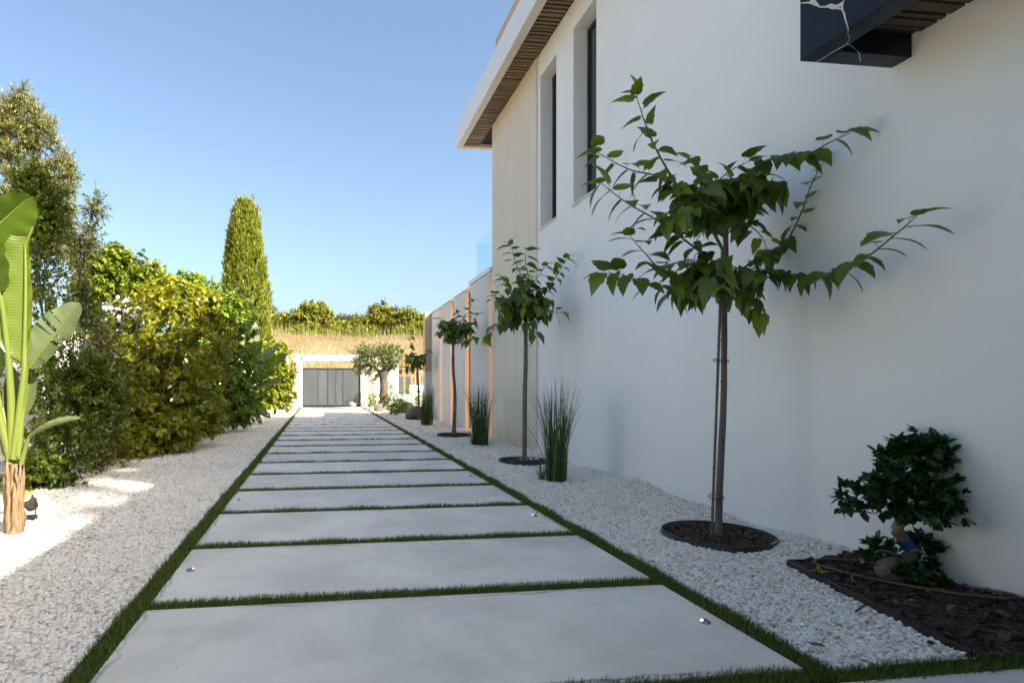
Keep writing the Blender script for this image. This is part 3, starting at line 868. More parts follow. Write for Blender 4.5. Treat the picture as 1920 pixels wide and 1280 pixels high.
# ------------------------------------------------------------------ dry hill behind the wall
xs = np.linspace(-60, 70, 100); ysv = np.linspace(30.4, 130, 90)
X, Y = np.meshgrid(xs, ysv, indexing='ij')
def hz(x, y):
    t = np.clip((y - 30.4) / 13.5, 0, 1)
    s = .25 + 4.35 * (t * .75 + .25 * t * t * (3 - 2 * t))
    s = s + np.clip((y - 44) / 60, 0, 1) * 1.0
    return s + .12 * np.sin(x * .5 + y * .23) + .08 * np.sin(x * 1.3 - y * .7) - .012 * np.clip(x, -20, 20)
v = np.stack([X, Y, hz(X, Y)], -1).reshape(-1, 3)
i = np.arange(len(xs) - 1)[:, None] * len(ysv); j = np.arange(len(ysv) - 1)[None]
f = np.stack([i + j, i + len(ysv) + j, i + len(ysv) + j + 1, i + j + 1], -1).reshape(-1, 4)
props(MB().add(v, f).build('hill', M['hill'], None, True), kind='structure')
n = 72000
x = rng.uniform(-8, 17, n); y = 30.8 + 18 * rng.random(n) ** .8
patch = np.sin(x * .55 + 1.2) * np.sin(y * .45 + x * .2) + .6 * np.sin(x * 1.3 + y * .9)
P = np.stack([x, y, hz(x, y) - .05], -1)
D = np.stack([rng.normal(size=n) * .25 + .1, rng.normal(size=n) * .25, np.ones(n)], -1)
tint = np.clip(.5 - .22 * patch + rng.normal(size=n) * .2 + np.clip((y - 40) / 14, -.3, .35), 0, .86)
tint = np.where(rng.random(n) < .07 + .25 * ((patch < -.75)), .97, tint)
mb = MB(); scatter(mb, NEEDLE, P, D, rdir(n), rng.uniform(.25, .62, n), rng.uniform(.10, .24, n), tint)
props(mb.build('dry_grass', M['straw']), 'tall dry straw-coloured grass covering the slope above the white boundary wall', 'grass', kind='stuff')
n = 2400
x = rng.uniform(-6, 14, n); y = rng.uniform(44.5, 47.5, n)
P = np.stack([x, y, hz(x, y)], -1)
D = np.stack([rng.normal(size=n) * .10, rng.normal(size=n) * .1, np.ones(n)], -1)
mb = MB(); scatter(mb, NEEDLE, P, D, rdir(n) * np.array([1, 1, .1]), rng.uniform(.6, 1.7, n), rng.uniform(.035, .08, n), rng.random(n))
props(mb.build('reeds', M['reed']), 'thin pale green reeds along the crest of the dry slope', 'reeds', kind='stuff')

# ================================================================== RIGHT BED
def leafy_branch(lb, wb, pts, r0, step, size, t0=.12, droop=.5, dense=1, tip=True):
    P = smooth_path(pts, 18)
    wb.tube(P, np.linspace(r0, .0022, len(P)), 6)
    seg = np.linalg.norm(np.diff(P, axis=0), axis=1); L = seg.sum(); cum = np.concatenate([[0], np.cumsum(seg)])
    side = random.choice((0, PI))
    s_ = L * t0 + step * .5
    while s_ < L:
        f_ = s_ / L
        q = np.array([np.interp(s_, cum, P[:, c]) for c in range(3)])
        q2 = np.array([np.interp(min(L, s_ + .03), cum, P[:, c]) for c in range(3)])
        T_ = unit(q2 - q + 1e-9)
        w_ = (1 - .72 * f_) if tip else 1.0          # the outer shoots carry their leaves in two flat, open rows
        for _ in range(dense):
            side += PI + random.uniform(-.95, .95) * w_
            h = unit(np.cross(T_, (0, 0, 1.0)) + 1e-6)
            lat = h * math.cos(side) + np.cross(T_, h) * math.sin(side) * .35
            pd = unit(lat * 1.0 + T_ * .55 + np.array([0, 0, .25]))
            tipq = q + pd * random.uniform(.03, .065)
            wb.tube([q, (q + tipq) / 2 + np.array([0, 0, .006]), tipq], [.0018, .0013, .001], 3, cap=False)
            d = unit(lat * 1.0 + T_ * (.15 + .35 * f_) + np.array([0, 0, -droop * random.uniform(.15, 2.5) * w_ - .06]) + rng.normal(size=3) * .42 * w_)
            up = np.array([0, 0, 1.0]) + T_ * .2 + rng.normal(size=3) * .4 * w_
            sz = size * random.uniform(.62, 1.12) * (.84 + .34 * f_)
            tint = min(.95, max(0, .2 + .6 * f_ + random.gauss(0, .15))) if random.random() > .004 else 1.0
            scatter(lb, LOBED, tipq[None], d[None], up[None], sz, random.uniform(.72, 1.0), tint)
        s_ += step * (.75 + 1.0 * f_) * random.uniform(.75, 1.25)
    if tip:
        for a in (-.5, .6):
            h = unit(np.cross(P[-1] - P[-2], (0, 0, 1.0)))
            d = unit(P[-1] - P[-2]) * .7 + h * a + np.array([0, 0, -.05])
            scatter(lb, LOBED, P[-1][None], d[None], np.array([[0, 0, 1.0]]), size * random.uniform(.7, .9), .85, .85)

def mulberry(label, base, trunk, r, branches, size, step, fill=0, fill_c=None, fill_r=None, stake=True, dense=1):
    t = thing('mulberry_tree', label, 'tree', base, 0, 'young mulberry trees along the villa wall')
    wb, lb, br = MB(), MB(), MB()
    T_ = smooth_path(trunk, 22)
    T_[:, :2] += np.cumsum(rng.normal(size=(22, 2)) * .0022, 0)
    rad = np.linspace(r, r * .62, 22) * (1 + rng.normal(size=22) * .04); rad[0] *= 1.25
    wb.tube(T_, rad, 10)
    for k in range(6):
        q = T_[rng.integers(3, 18)]
        wb.tube([q, q + unit(rng.normal(size=3) * (1, 1, .2)) * r * 1.25], [r * .35, r * .2], 5)
    for b in branches:
        leafy_branch(lb, br, b[0], b[1], step, size, dense=b[2] if len(b) > 2 else dense)
    if fill:
        cs = [np.asarray(q_, float) for q_ in (fill_c if isinstance(fill_c, list) else [fill_c])]
        for _ in range(fill):
            c0 = cs[_ % len(cs)]
            d = unit(rng.normal(size=3) * (1, 1, .55)); q = c0 + d * np.asarray(fill_r) * random.uniform(.35, 1)
            a = c0 * .75 + q * .25; a[2] = min(a[2], q[2])
            leafy_branch(lb, br, [a, (a + q) / 2 + np.array([0, 0, .04]), q], .006, step * .8, size * .95, droop=.75, tip=False, t0=.2)
    wb.build('trunk', M['bark'], t, True)
    br.build('branches', M['bark'], t, True)
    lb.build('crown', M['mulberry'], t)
    if stake:
        b0 = np.asarray(base, float); top = np.array([np.interp(.55, np.linspace(0, 1, 22), T_[:, c]) for c in range(3)])
        sb = MB(); s0 = b0 + np.array([-.078, -.02, 0]); s1 = T_[15] + np.array([-.048, -.02, .0])
        sb.tube(np.linspace(s0, s1, 12), .010, 8)
        for q in np.linspace(.1, .95, 7): sb.tube([s0 + (s1 - s0) * q, s0 + (s1 - s0) * (q + .006)], .0122, 8)
        so_ = sb.build('stake', M['stake'], t, True)
        for q in (.17, .62):
            c = T_[int(q * 15)] * .5 + (s0 + (s1 - s0) * q) * .5; c[2] = T_[int(q * 15)][2]
            an = np.linspace(0, 2 * PI, 20)
            tb_ = MB()
            for dz in (0, .012):
                tb_.tube(np.stack([c[0] + np.cos(an) * (r * 1.05 + .034), c[1] + np.sin(an) * (r + .014), c[2] + dz + .012 * np.sin(an)], -1), .0022, 4, cap=False)
            tb_.build('tie', M['black_edge'], so_)
    return t

A = at
Z1 = 4.49
b1 = np.array([3.118, 4.117, -.02])
br1 = [
    ([A(1356, 470, 4.48), A(1325, 415, 4.42), A(1268, 345, 4.36), A(1225, 270, 4.30), A(1206, 220, 4.25), A(1192, 176, 4.22)], .013),
    ([A(1345, 440, 4.45), A(1300, 395, 4.38), A(1240, 335, 4.28), A(1180, 318, 4.15), A(1118, 285, 4.05)], .010),
    ([A(1350, 500, 4.45), A(1310, 470, 4.36), A(1240, 418, 4.22), A(1175, 380, 4.08), A(1125, 342, 3.98)], .010),
    ([A(1354, 545, 4.46), A(1300, 535, 4.40), A(1245, 510, 4.32), A(1205, 470, 4.26), A(1180, 440, 4.22)], .009),
    ([A(1354, 550, 4.45), A(1300, 545, 4.36), A(1225, 535, 4.25), A(1165, 515, 4.15), A(1120, 512, 4.08)], .010),
    ([A(1362, 430, 4.49), A(1385, 345, 4.42), A(1440, 300, 4.28), A(1510, 290, 4.06), A(1560, 265, 3.92), A(1602, 245, 3.80)], .013),
    ([A(1360, 540, 4.49), A(1410, 490, 4.46), A(1465, 465, 4.40), A(1500, 405, 4.34), A(1522, 345, 4.28), A(1545, 300, 4.22)], .011),
    ([A(1362, 520, 4.49), A(1430, 508, 4.34), A(1530, 520, 3.96), A(1610, 492, 3.62), A(1690, 430, 3.30), A(1722, 402, 3.20)], .012),
    ([A(1358, 420, 4.5), A(1340, 360, 4.62), A(1310, 320, 4.72), A(1290, 295, 4.8)], .009),
    ([A(1358, 430, 4.5), A(1372, 380, 4.35), A(1400, 345, 4.2), A(1420, 330, 4.1)], .009),
    ([A(1360, 540, 4.48), A(1380, 535, 4.35), A(1410, 560, 4.2), A(1425, 600, 4.15)], .008, 2),
    ([A(1358, 545, 4.47), A(1345, 525, 4.3), A(1335, 520, 4.05), A(1350, 535, 3.85)], .008),
    ([A(1358, 440, 4.48), A(1330, 410, 4.3), A(1290, 395, 4.1), A(1255, 410, 4.0)], .009, 2),
    ([A(1360, 440, 4.49), A(1395, 420, 4.5), A(1425, 440, 4.55), A(1440, 470, 4.6)], .008),
    ([A(1358, 420, 4.5), A(1345, 350, 4.45), A(1370, 320, 4.4), A(1410, 300, 4.35)], .009),
    ([A(1360, 545, 4.5), A(1330, 510, 4.62), A(1290, 490, 4.75), A(1250, 500, 4.8)], .008),
]
mulberry('largest and nearest young tree, its broad lobed crown spreading against the white wall', b1,
         [b1, A(1352, 850, Z1), A(1357, 700, Z1), A(1361, 540, Z1), A(1363, 430, Z1), A(1360, 385, Z1)], .027, br1, .150, .037,
         fill=84, fill_c=[A(1352, 370, 4.48), A(1345, 385, 4.48), A(1350, 528, 4.46)], fill_r=(.46, .46, .20))

def Bz(z, y=None): return z
b2 = np.array([3.09, 8.36, -.02]); Z2 = 8.70
br2 = [
    ([A(985, 590, Z2), A(985, 540, Z2 - .1), A(968, 495, Z2 - .15), A(957, 458, Z2 - .2)], .011),
    ([A(985, 580, Z2), A(992, 530, Z2 + .1), A(985, 490, Z2 + .2), A(988, 468, Z2 + .25)], .010),
    ([A(986, 585, Z2), A(1010, 555, Z2 - .1), A(1042, 520, Z2 - .35), A(1062, 483, Z2 - .5)], .011),
    ([A(985, 600, Z2), A(960, 590, Z2 - .15), A(935, 565, Z2 - .3), A(925, 555, Z2 - .4)], .009),
    ([A(985, 610, Z2), A(955, 605, Z2 - .2), A(928, 615, Z2 - .35), A(912, 632, Z2 - .4)], .010),
    ([A(985, 605, Z2), A(1010, 590, Z2 - .25), A(1035, 585, Z2 - .4), A(1055, 585, Z2 - .5)], .009),
    ([A(985, 560, Z2), A(1000, 530, Z2 - .3), A(1015, 510, Z2 - .4), A(1022, 498, Z2 - .45)], .008),
    ([A(985, 600, Z2), A(970, 560, Z2 + .3), A(950, 540, Z2 + .4), A(942, 520, Z2 + .5)], .008),
    ([A(985, 615, Z2), A(990, 605, Z2 - .4), A(1000, 615, Z2 - .5), A(1003, 630, Z2 - .55)], .007),
]
mulberry('second tallest young tree with a bushy vase-shaped crown, in front of the stone-clad corner', b2,
         [b2, A(984, 760, Z2), A(986, 670, Z2), A(986, 600, Z2), A(983, 550, Z2)], .038, br2, .155, .038,
         fill=64, fill_c=A(982, 575, Z2), fill_r=(.44, .48, .46), stake=False)
b3 = np.array([3.06, 12.9, -.02]); Z3 = 13.2
br3 = [
    ([A(851, 640, Z3), A(860, 610, Z3 - .1), A(875, 590, Z3 - .2), A(886, 565, Z3 - .3)], .010),
    ([A(851, 640, Z3), A(872, 622, Z3 - .3), A(888, 605, Z3 - .4), A(895, 590, Z3 - .5)], .009),
    ([A(851, 640, Z3), A(840, 618, Z3 - .1), A(828, 604, Z3 - .2), A(822, 597, Z3 - .3)], .009),
    ([A(851, 645, Z3), A(872, 640, Z3 - .3), A(885, 635, Z3 - .5), A(892, 632, Z3 - .7)], .009),
    ([A(851, 640, Z3), A(852, 615, Z3), A(856, 600, Z3 + .2), A(858, 586, Z3 + .2)], .009),
]
mulberry('small round-crowned young tree standing in front of the warm lit wall slots', b3,
         [b3, A(853, 740, Z3), A(850, 690, Z3), A(850, 655, Z3), A(851, 630, Z3)], .042, br3, .150, .042,
         fill=54, fill_c=A(852, 622, Z3), fill_r=(.46, .48, .46), stake=False)
b4 = np.array([3.27, 18.84, -.02]); Z4 = 19.1
br4 = [
    ([A(783, 690, Z4), A(776, 665, Z4), A(770, 640, Z4 - .1), A(773, 622, Z4 - .1)], .010),
    ([A(783, 690, Z4), A(768, 676, Z4 - .2), A(757, 660, Z4 - .4), A(748, 650, Z4 - .5)], .009),
    ([A(783, 690, Z4), A(795, 672, Z4 - .2), A(802, 660, Z4 - .3), A(807, 655, Z4 - .4)], .009),
    ([A(783, 695, Z4), A(770, 692, Z4 - .3), A(760, 690, Z4 - .5), A(752, 694, Z4 - .6)], .009),
]
mulberry('farthest young tree of the row, staked, beside grey boulders near the white end wall', b4,
         [b4, A(785, 750, Z4), A(784, 720, Z4), A(783, 695, Z4), A(782, 670, Z4)], .045, br4, .20, .075,
         fill=44, fill_c=A(781, 674, Z4), fill_r=(.42, .45, .5))

# bark mulch rings round the trees
def chips(mb, x, y, z0, s0, s1):
    n = len(x)
    B = np.array([(-1,-1,-1),(1,-1,-1),(1,1,-1),(-1,1,-1),(-1,-1,1),(1,-1,1),(1,1,1),(-1,1,1)], float)
    Fq = np.array([(0,3,2,1),(4,5,6,7),(0,1,5,4),(1,2,6,5),(2,3,7,6),(3,0,4,7)])
    V = B[None] * (1 + rng.uniform(-.35, .25, (n, 8, 3)))
    s = rng.uniform(s0, s1, n)
    V = V * np.stack([s * .5, s * rng.uniform(.13, .25, n), s * rng.uniform(.05, .11, n)], -1)[:, None]
    a = rng.random(n) * 2 * PI; b = rng.normal(size=n) * .3
    xx, yy, zz = V[..., 0], V[..., 1], V[..., 2]
    cb, sb = np.cos(b)[:, None], np.sin(b)[:, None]; xx, zz = xx * cb - zz * sb, xx * sb + zz * cb
    ca, sa = np.cos(a)[:, None], np.sin(a)[:, None]
    W = np.stack([xx * ca - yy * sa + x[:, None], xx * sa + yy * ca + y[:, None], zz + (z0 + rng.uniform(0, .02, n))[:, None]], -1)
    mb.add(W.reshape(-1, 3), (Fq[None] + (np.arange(n) * 8)[:, None, None]).reshape(-1, 4), np.repeat(rng.random(n) ** 1.4, 8))
rl_ = ['round bark mulch ring with a black edging at the foot of the nearest tree', 'bark mulch ring at the foot of the second tree, beside the tall grass',
       'bark mulch ring at the foot of the round-crowned tree by the lit wall', 'bark mulch ring at the foot of the farthest tree by the boulders']
for (cx_, cy_, r_), lab in zip(RINGS, rl_):
    t = thing('mulch_ring', lab, 'mulch ring', (cx_, cy_, 0), 0, 'bark mulch rings round the trees')
    g0 = float(gz(cx_, cy_))
    mb = MB(); mb.lathe([(r_, -.05), (r_, .026), (r_ - .007, .026), (r_ - .007, -.05)], (cx_, cy_, 0), 56)
    mb.build('edging', M['black_edge'], t, True)
    mb = MB(); mb.lathe([(r_ - .008, -.03), (.001, -.012)], (cx_, cy_, 0), 40); mb.build('soil', M['soil'], t)
    n = int(1500 * (r_ / .4) ** 2 * (1 if cy_ < 6 else .5))
    q, an = (r_ - .03) * np.sqrt(rng.random(n)), rng.random(n) * 2 * PI
    mb = MB(); chips(mb, cx_ + q * np.cos(an), cy_ + q * np.sin(an), np.full(n, -.014), .03, .085)
    mb.build('bark_mulch', M['chips'], t, kind='stuff')

# triangular bark bed with the bonsai
bed = thing('bark_bed', 'dark bark bed with black edging under the small bonsai tree at the right edge', 'planting bed', (3.2, 2.8, 0))
mb = MB()
def plank(mb, a, b, w, z0, z1):
    a, b = np.array(a, float), np.array(b, float); d = unit(b - a); nrm = np.array([-d[1], d[0]]) * w / 2
    v = [(*(a + nrm), z0), (*(b + nrm), z0), (*(b - nrm), z0), (*(a - nrm), z0), (*(a + nrm), z1), (*(b + nrm), z1), (*(b - nrm), z1), (*(a - nrm), z1)]
    mb.add(v, [(0, 3, 2, 1), (4, 5, 6, 7), (0, 1, 5, 4), (1, 2, 6, 5), (2, 3, 7, 6), (3, 0, 4, 7)])
plank(mb, (3.075, 3.405), (2.835, 2.145), .012, -.05, .026)
plank(mb, (3.085, 3.408), (3.69, 3.36), .012, -.05, .028)
mb.build('edging', M['black_edge'], bed)
mb = MB()
g = np.stack(np.meshgrid(np.linspace(0, 1, 24), np.linspace(0, 1, 40), indexing='ij'), -1).reshape(-1, 2)
y_ = 2.14 + g[:, 1] * 1.26; xl = 2.84 + (y_ - 2.11) / 1.29 * .244
x_ = xl + g[:, 0] * (3.70 - xl)
zb = lambda x, y: -.022 + .05 * np.clip((x - 3.0) / .7, 0, 1) * (1 + .4 * np.sin(y * 6)) + .006 * np.sin(x * 17) * np.sin(y * 19)
ii = np.arange(23)[:, None] * 40; jj = np.arange(39)[None]
mb.add(np.stack([x_, y_, zb(x_, y_)], -1), np.stack([ii + jj, ii + 40 + jj, ii + 41 + jj, ii + jj + 1], -1).reshape(-1, 4)); mb.build('soil', M['soil'], bed, True)
n = 3000
y_ = rng.uniform(2.15, 3.39, n); xl = 2.84 + (y_ - 2.11) / 1.29 * .244; x_ = xl + .02 + rng.random(n) * (3.68 - xl - .02)
mb = MB(); chips(mb, x_, y_, zb(x_, y_) + .004, .03, .095); mb.build('bark_mulch', M['chips'], bed, kind='stuff')
# a few bark chips and dry leaves kicked onto the gravel
for i, (px, py, lab) in enumerate(((1560, 1050, 'loose piece of bark on the gravel just behind the bark bed'), (1612, 1150, 'small piece of bark on the gravel, nearest the bark bed front edge'),
                         (1530, 1216, 'orange-brown dry leaf on the white gravel near the turf at the bottom right'), (1745, 1214, 'dark piece of bark on the gravel by the bottom right corner'))):
    Zg = F_PX * 1.2 / (py - HY); q = A(px, py, Zg); mb = MB()
    chips(mb, q[:1], q[1:2], np.array([float(gz(q[0], q[1])) + .026]), .04, .055)
    props(mb.build('bark_piece', M['chips'] if i != 2 else M['brown_shrub']), lab, 'bark')
# drip hose
HP = [A(1690, 1103, 3.0), A(1640, 1090, 3.12), A(1594, 1078, 3.25), A(1650, 1074, 3.30), A(1760, 1090, 3.12), A(1850, 1125, 2.85), A(1868, 1145, 2.78), A(1850, 1153, 2.74), A(1780, 1148, 2.78), A(1700, 1126, 2.92), A(1628, 1104, 3.06)]
HP = [np.array([q[0], q[1], max(float(zb(q[0], q[1])) + .045, .045)]) for q in HP[2:]] 
HP = [np.array([q[0], q[1], q[2]]) for q in HP]
hp = [(3.16, 3.27), (3.20, 3.12), (3.29, 2.92), (3.42, 2.70), (3.54, 2.55), (3.62, 2.52), (3.645, 2.60), (3.62, 2.78), (3.56, 3.0), (3.46, 3.2), (3.30, 3.31), (3.20, 3.32), (3.155, 3.28)]
mb = MB(); mb.tube(smooth_path([(x, y, float(zb(np.array(x), np.array(y))) + .045) for x, y in hp], 70), .0085, 8)
q = (3.235, 3.02); mb.tube(smooth_path([(*q, float(zb(*map(np.array, q))) + .045), (3.15, 3.01, .05), (3.13, 2.98, .02)], 8), .0085, 8)
props(mb.build('drip_hose', M['hose'], None, True), 'brown drip hose looped on the bark around the bonsai', 'hose')
# bonsai ficus
bz = np.array([3.50, 3.02, .03])
ZB = 3.42
bs = thing('bonsai_tree', 'small dark green bonsai with a twisted pale trunk in the bark bed by the wall', 'tree', bz)
def px3(px, py, dz=0.0): return A(px, py, ZB + dz)
mb = MB()
tp = smooth_path([bz + np.array([.03, 0, -.05]), px3(1690, 1092), px3(1660, 1078, -.02), px3(1655, 1062, -.03), px3(1672, 1053, -.02), px3(1700, 1046, .02), px3(1712, 1030, .04), px3(1696, 1012, .02), px3(1682, 995, 0), px3(1690, 972, .0)], 34)
mb.tube(tp, np.interp(np.linspace(0, 1, 34), [0, .3, .6, .9, 1], [.042, .038, .032, .032, .026]) * (1 + rng.normal(size=34) * .04), 10)
for a_, b_ in (((1688, 985, 0), (1640, 930, -.1)), ((1690, 975, 0), (1700, 900, 0)), ((1690, 980, 0), (1770, 900, .1)), ((1690, 985, 0), (1770, 960, -.1)), ((1690, 978, 0), (1720, 860, .05)), ((1700, 1040, .03), (1735, 1040, -.05)), ((1690, 1050, 0), (1640, 1035, -.1))):
    mb.tube(curve(px3(*a_), px3(*b_), 7, -.03), np.linspace(.014, .005, 7), 6)
mb.build('trunk', M['bark_pale'], bs, True)
mb = MB()
mb.tube([px3(1692, 1008, .017), px3(1699, 1016, .025), px3(1705, 1024, .03)], .036, 12)
mb.tube(smooth_path([px3(1735, 1075, -.03), px3(1732, 1065, -.04), px3(1724, 1052, -.04)], 6), .008, 8)
mb.build('tie', M['blue'], bs, True)
def B_(px, py, rx, ry, dz=0.0, w=1.0):
    c = px3(px, py, dz); s = ZB / F_PX
    return (*c, rx * s, rx * s * .8, ry * s, w)
blobs = [B_(1700, 880, 60, 42, 0, 1.3), B_(1745, 850, 55, 30, .05, 1), B_(1650, 920, 55, 40, -.05, 1), B_(1612, 940, 34, 22, -.05, .5), B_(1770, 935, 55, 38, 0, 1.1), B_(1710, 940, 70, 32, -.08, 1), B_(1805, 865, 24, 22, 0, .4), B_(1690, 845, 30, 22, 0, .4), B_(1790, 968, 25, 25, 0, .4), B_(1715, 835, 50, 20, 0, .5)]
P, O, _ = blob_points(blobs, 360, .40, .30); O = unit(O + (0, 0, .5) + rng.normal(size=O.shape) * .4)
mb = MB(); spray(mb, OVAL, P, O, 9, .03, .058, (.3, 1.35), .05, .3, 1.1)
for q in range(len(P)): mb.tube([P[q] - O[q] * .06, P[q]], .0018, 3, cap=False, t=.3)
mb.build('crown', M['ficus'], bs)
blobs = [B_(1742, 1042, 34, 26, .02, 1), B_(1652, 1026, 34, 13, .06, .8), B_(1618, 1034, 14, 12, .0, .3), B_(1735, 1095, 24, 22, -.12, .6), B_(1720, 1075, 22, 12, -.10, .3), B_(1725, 1016, 22, 12, .04, .4)]
P, O, _ = blob_points(blobs, 72, .3, .2); O = unit(O + (0, 0, .4) + rng.normal(size=O.shape) * .4)
mb = MB(); spray(mb, OVAL, P, O, 8, .03, .055, (.3, 1.35), .1, .3, 1.1); mb.build('lower_foliage', M['ficus'], bs)
# weeds at the bed corner
q = A(1537, 1075, 3.52); q[2] = -.01; t = thing('weed', 'small bright green weed at the corner of the bark bed', 'plant', q)
P = np.repeat(q[None], 7, 0) + rng.normal(size=(7, 3)) * (.012, .012, .0) + (0, 0, .045)
mb = MB(); scatter(mb, OVAL, P, rdir(7) * (1, 1, .3) + (0, 0, .3), np.tile((0, 0, 1.0), (7, 1)), .045, 1.1, .9); mb.build('leaves', M['lime_shrub'], t)
mb = MB(); mb.tube([(q[0], q[1], -.02), (q[0], q[1], .06)], .003, 5); mb.build('stem', M['twig'], t)

# tall ornamental grasses
def grass_clump(label, base, n, h, r, lean, w=.009, flower=0, group='tall grass clumps along the villa wall'):
    t = thing('tall_grass', label, 'grass clump', base, 0, group)
    base = np.asarray(base, float); mb = MB(); m = 8
    a = rng.random(n) * 2 * PI; q = r * np.sqrt(rng.random(n))
    B0 = np.stack([base[0] + q * np.cos(a), base[1] + q * np.sin(a), np.full(n, -.03)], -1)
    hh = h * (.45 + .55 * rng.random(n) ** .7)
    d = unit(np.stack([np.cos(a), np.sin(a), np.zeros(n)], -1) + rng.normal(size=(n, 3)) * (.7, .7, 0))
    ln = lean * np.abs(rng.normal(size=n)) * hh + .03
    s = np.linspace(0, 1, m)
    C = B0[:, None] + d[:, None] * (ln[:, None] * s ** 2.0)[..., None] + np.array([0, 0, 1.0]) * (hh[:, None] * (s - .10 * s ** 3 * (ln / hh)[:, None] * 4))[..., None]
    side = unit(np.cross(d, (0, 0, 1.0)) + rng.normal(size=(n, 3)) * .4)
    wd = w * rng.uniform(.6, 1.2, n)[:, None] * np.array([.8, 1, 1, .95, .85, .65, .4, .03])
    Lf = C - side[:, None] * wd[..., None] / 2; Rt = C + side[:, None] * wd[..., None] / 2
    V = np.concatenate([Lf, Rt], 1).reshape(-1, 3)
    k = np.arange(m - 1); f = np.stack([k, k + m, k + m + 1, k + 1], -1)
    mb.add(V, (f[None] + (np.arange(n) * 2 * m)[:, None, None]).reshape(-1, 4), np.repeat(rng.random(n) ** 1.3, 2 * m))
    mb.build('blades', M['ornamental'], t, True)
    return t
grass_clump('tallest grass clump, nearest the camera, against the white villa wall', (2.90, 6.72, 0), 230, 1.42, .13, .17, .0105)
grass_clump('dark upright grass clump in front of the lit wall, right of the round-crowned tree', (3.11, 10.85, 0), 220, 1.38, .15, .14, .0125)
grass_clump('grass clump at the foot of the farthest young tree', (3.00, 15.95, 0), 200, 1.32, .17, .13, .016)
grass_clump('low tuft of grass left of the tallest clump, in front of the mulch ring', (2.765, 6.84, 0), 34, .34, .05, .5, .009)
grass_clump('low tuft of grass left of the dark upright clump', (2.96, 10.85, 0), 40, .42, .06, .45, .011)
q = A(378 / 4.8 + 720, 808, 14.1)
# ------------------------------------------------------------------ olive tree, roses, boulders by the gate
ob = np.array([2.83, 25.4, -.02]); ZO = 25.6
ot = thing('olive_tree', 'old olive tree with a thick gnarled trunk right of the grey gate', 'tree', ob)
mb = MB()
tr = smooth_path([ob, A(719, 745, ZO), A(720, 725, ZO), A(719, 705, ZO), A(722, 694, ZO)], 20)
mb.tube(tr, np.interp(np.linspace(0, 1, 20), [0, .12, .5, .85, 1], [.30, .22, .19, .21, .20]) * (1 + rng.normal(size=20) * .05), 12)
for q_ in ([(718, 700), (705, 692), (690, 680)], [(716, 702), (706, 704), (703, 712), (694, 713)], [(722, 698), (735, 688), (745, 676)], [(720, 698), (718, 685), (712, 665)], [(720, 698), (728, 680), (730, 660)]):
    mb.tube(smooth_path([A(x, y, ZO) for x, y in q_], 10), np.linspace(.12, .03, 10), 7)
mb.build('trunk', M['bark_olive'], ot, True)
s_ = ZO / F_PX
def BO(px, py, rx, ry, dz=0, w=1.0):
    c = A(px, py, ZO + dz); return (*c, rx * s_, rx * s_ * .9, ry * s_, w)
P, O, _ = blob_points([BO(705, 668, 36, 25), BO(682, 668, 22, 22, 0, .6), BO(730, 665, 24, 24, 0, .7), BO(690, 690, 16, 16, 0, .28), BO(735, 682, 15, 12, 0, .28), BO(695, 712, 16, 7, 0, .06), BO(672, 692, 8, 14, 0, .12)], 900, .3, .25)
O = unit(O + (0, 0, .3) + rng.normal(size=O.shape) * .6)
mb = MB(); spray(mb, SMALL, P, O, 16, .22, .105, (.3, 1.0), .1, .3, .62); 
for q in range(0, len(P), 2): mb.tube([P[q] - O[q] * .3, P[q] + O[q] * .1], .006, 3, cap=False, t=.1)
mb.build('crown', M['olive'], ot)
def rose(label, base, s, n):
    t = thing('rose_bush', label, 'rose bush', base, 0, 'red roses by the olive tree'); base = np.asarray(base, float)
    P, O, _ = blob_points([(base[0], base[1], .38 * s, .42 * s, .36 * s, .38 * s)], n, .4)
    mb = MB(); spray(mb, SMALL, P, O, 9, .1, .075, wid=1.3); mb.build('foliage', M['green_shrub'], t)
    P, O, _ = blob_points([(base[0], base[1], .42 * s, .42 * s, .38 * s, .42 * s)], max(7, int(11 * s)), .95, .1)
    P = P[P[:, 1] < base[1] + .15]
    for q in range(len(P)):
        mb = MB(); spray(mb, SMALL, P[q:q + 1], O[q:q + 1], 12, .01, .08, (.2, 1.2), 0, wid=1.8); mb.build('flower', M['petal_red'], t)
    mb = MB()
    for _ in range(5): mb.tube([base, P[rng.integers(len(P))]], .008, 4)
    mb.build('stem', M['red_twig'], t)
rose('red rose bush just left of the olive trunk', (2.50, 25.6, 0), 1.0, 130)
rose('larger red and pink rose bush in front of the olive trunk, right side', (2.77, 21.4, 0), 1.05, 150)
rose('low rose bush between the boulders, right of the larger rose', (3.22, 22.6, 0), .75, 90)
def boulder(label, c, r):
    n = 26; th, ph = np.meshgrid(np.linspace(0, PI, 14), np.arange(n) * 2 * PI / n, indexing='ij')
    d = np.stack([np.sin(th) * np.cos(ph), np.sin(th) * np.sin(ph), np.cos(th)], -1).reshape(-1, 3)
    k = rng.normal(size=(5, 3)) * 1.6; p0 = rng.random(5) * 6
    rr = 1 + .09 * np.sin(d @ k.T + p0).sum(1) / 1.3
    v = d * rr[:, None] * np.asarray(r) + np.asarray(c)
    i = np.arange(13)[:, None] * n; j = np.arange(n)[None]; jn = (j + 1) % n
    mb = MB().add(v, np.stack([i + j, i + n + j, i + n + jn, i + jn], -1).reshape(-1, 4))
    props(mb.build('boulder', M['rock'], None, True), label, 'boulder', 'boulders in the gravel near the gate')
boulder('brown boulder at the foot of the olive tree by the turf edge', (2.52, 24.0, .12), (.27, .24, .22))
boulder('rounded grey-brown boulder behind the low rose bush', (3.50, 22.6, .16), (.34, .3, .26))
boulder('largest smooth boulder, left of the farthest young tree trunk', (3.24, 19.35, .14), (.33, .3, .23))
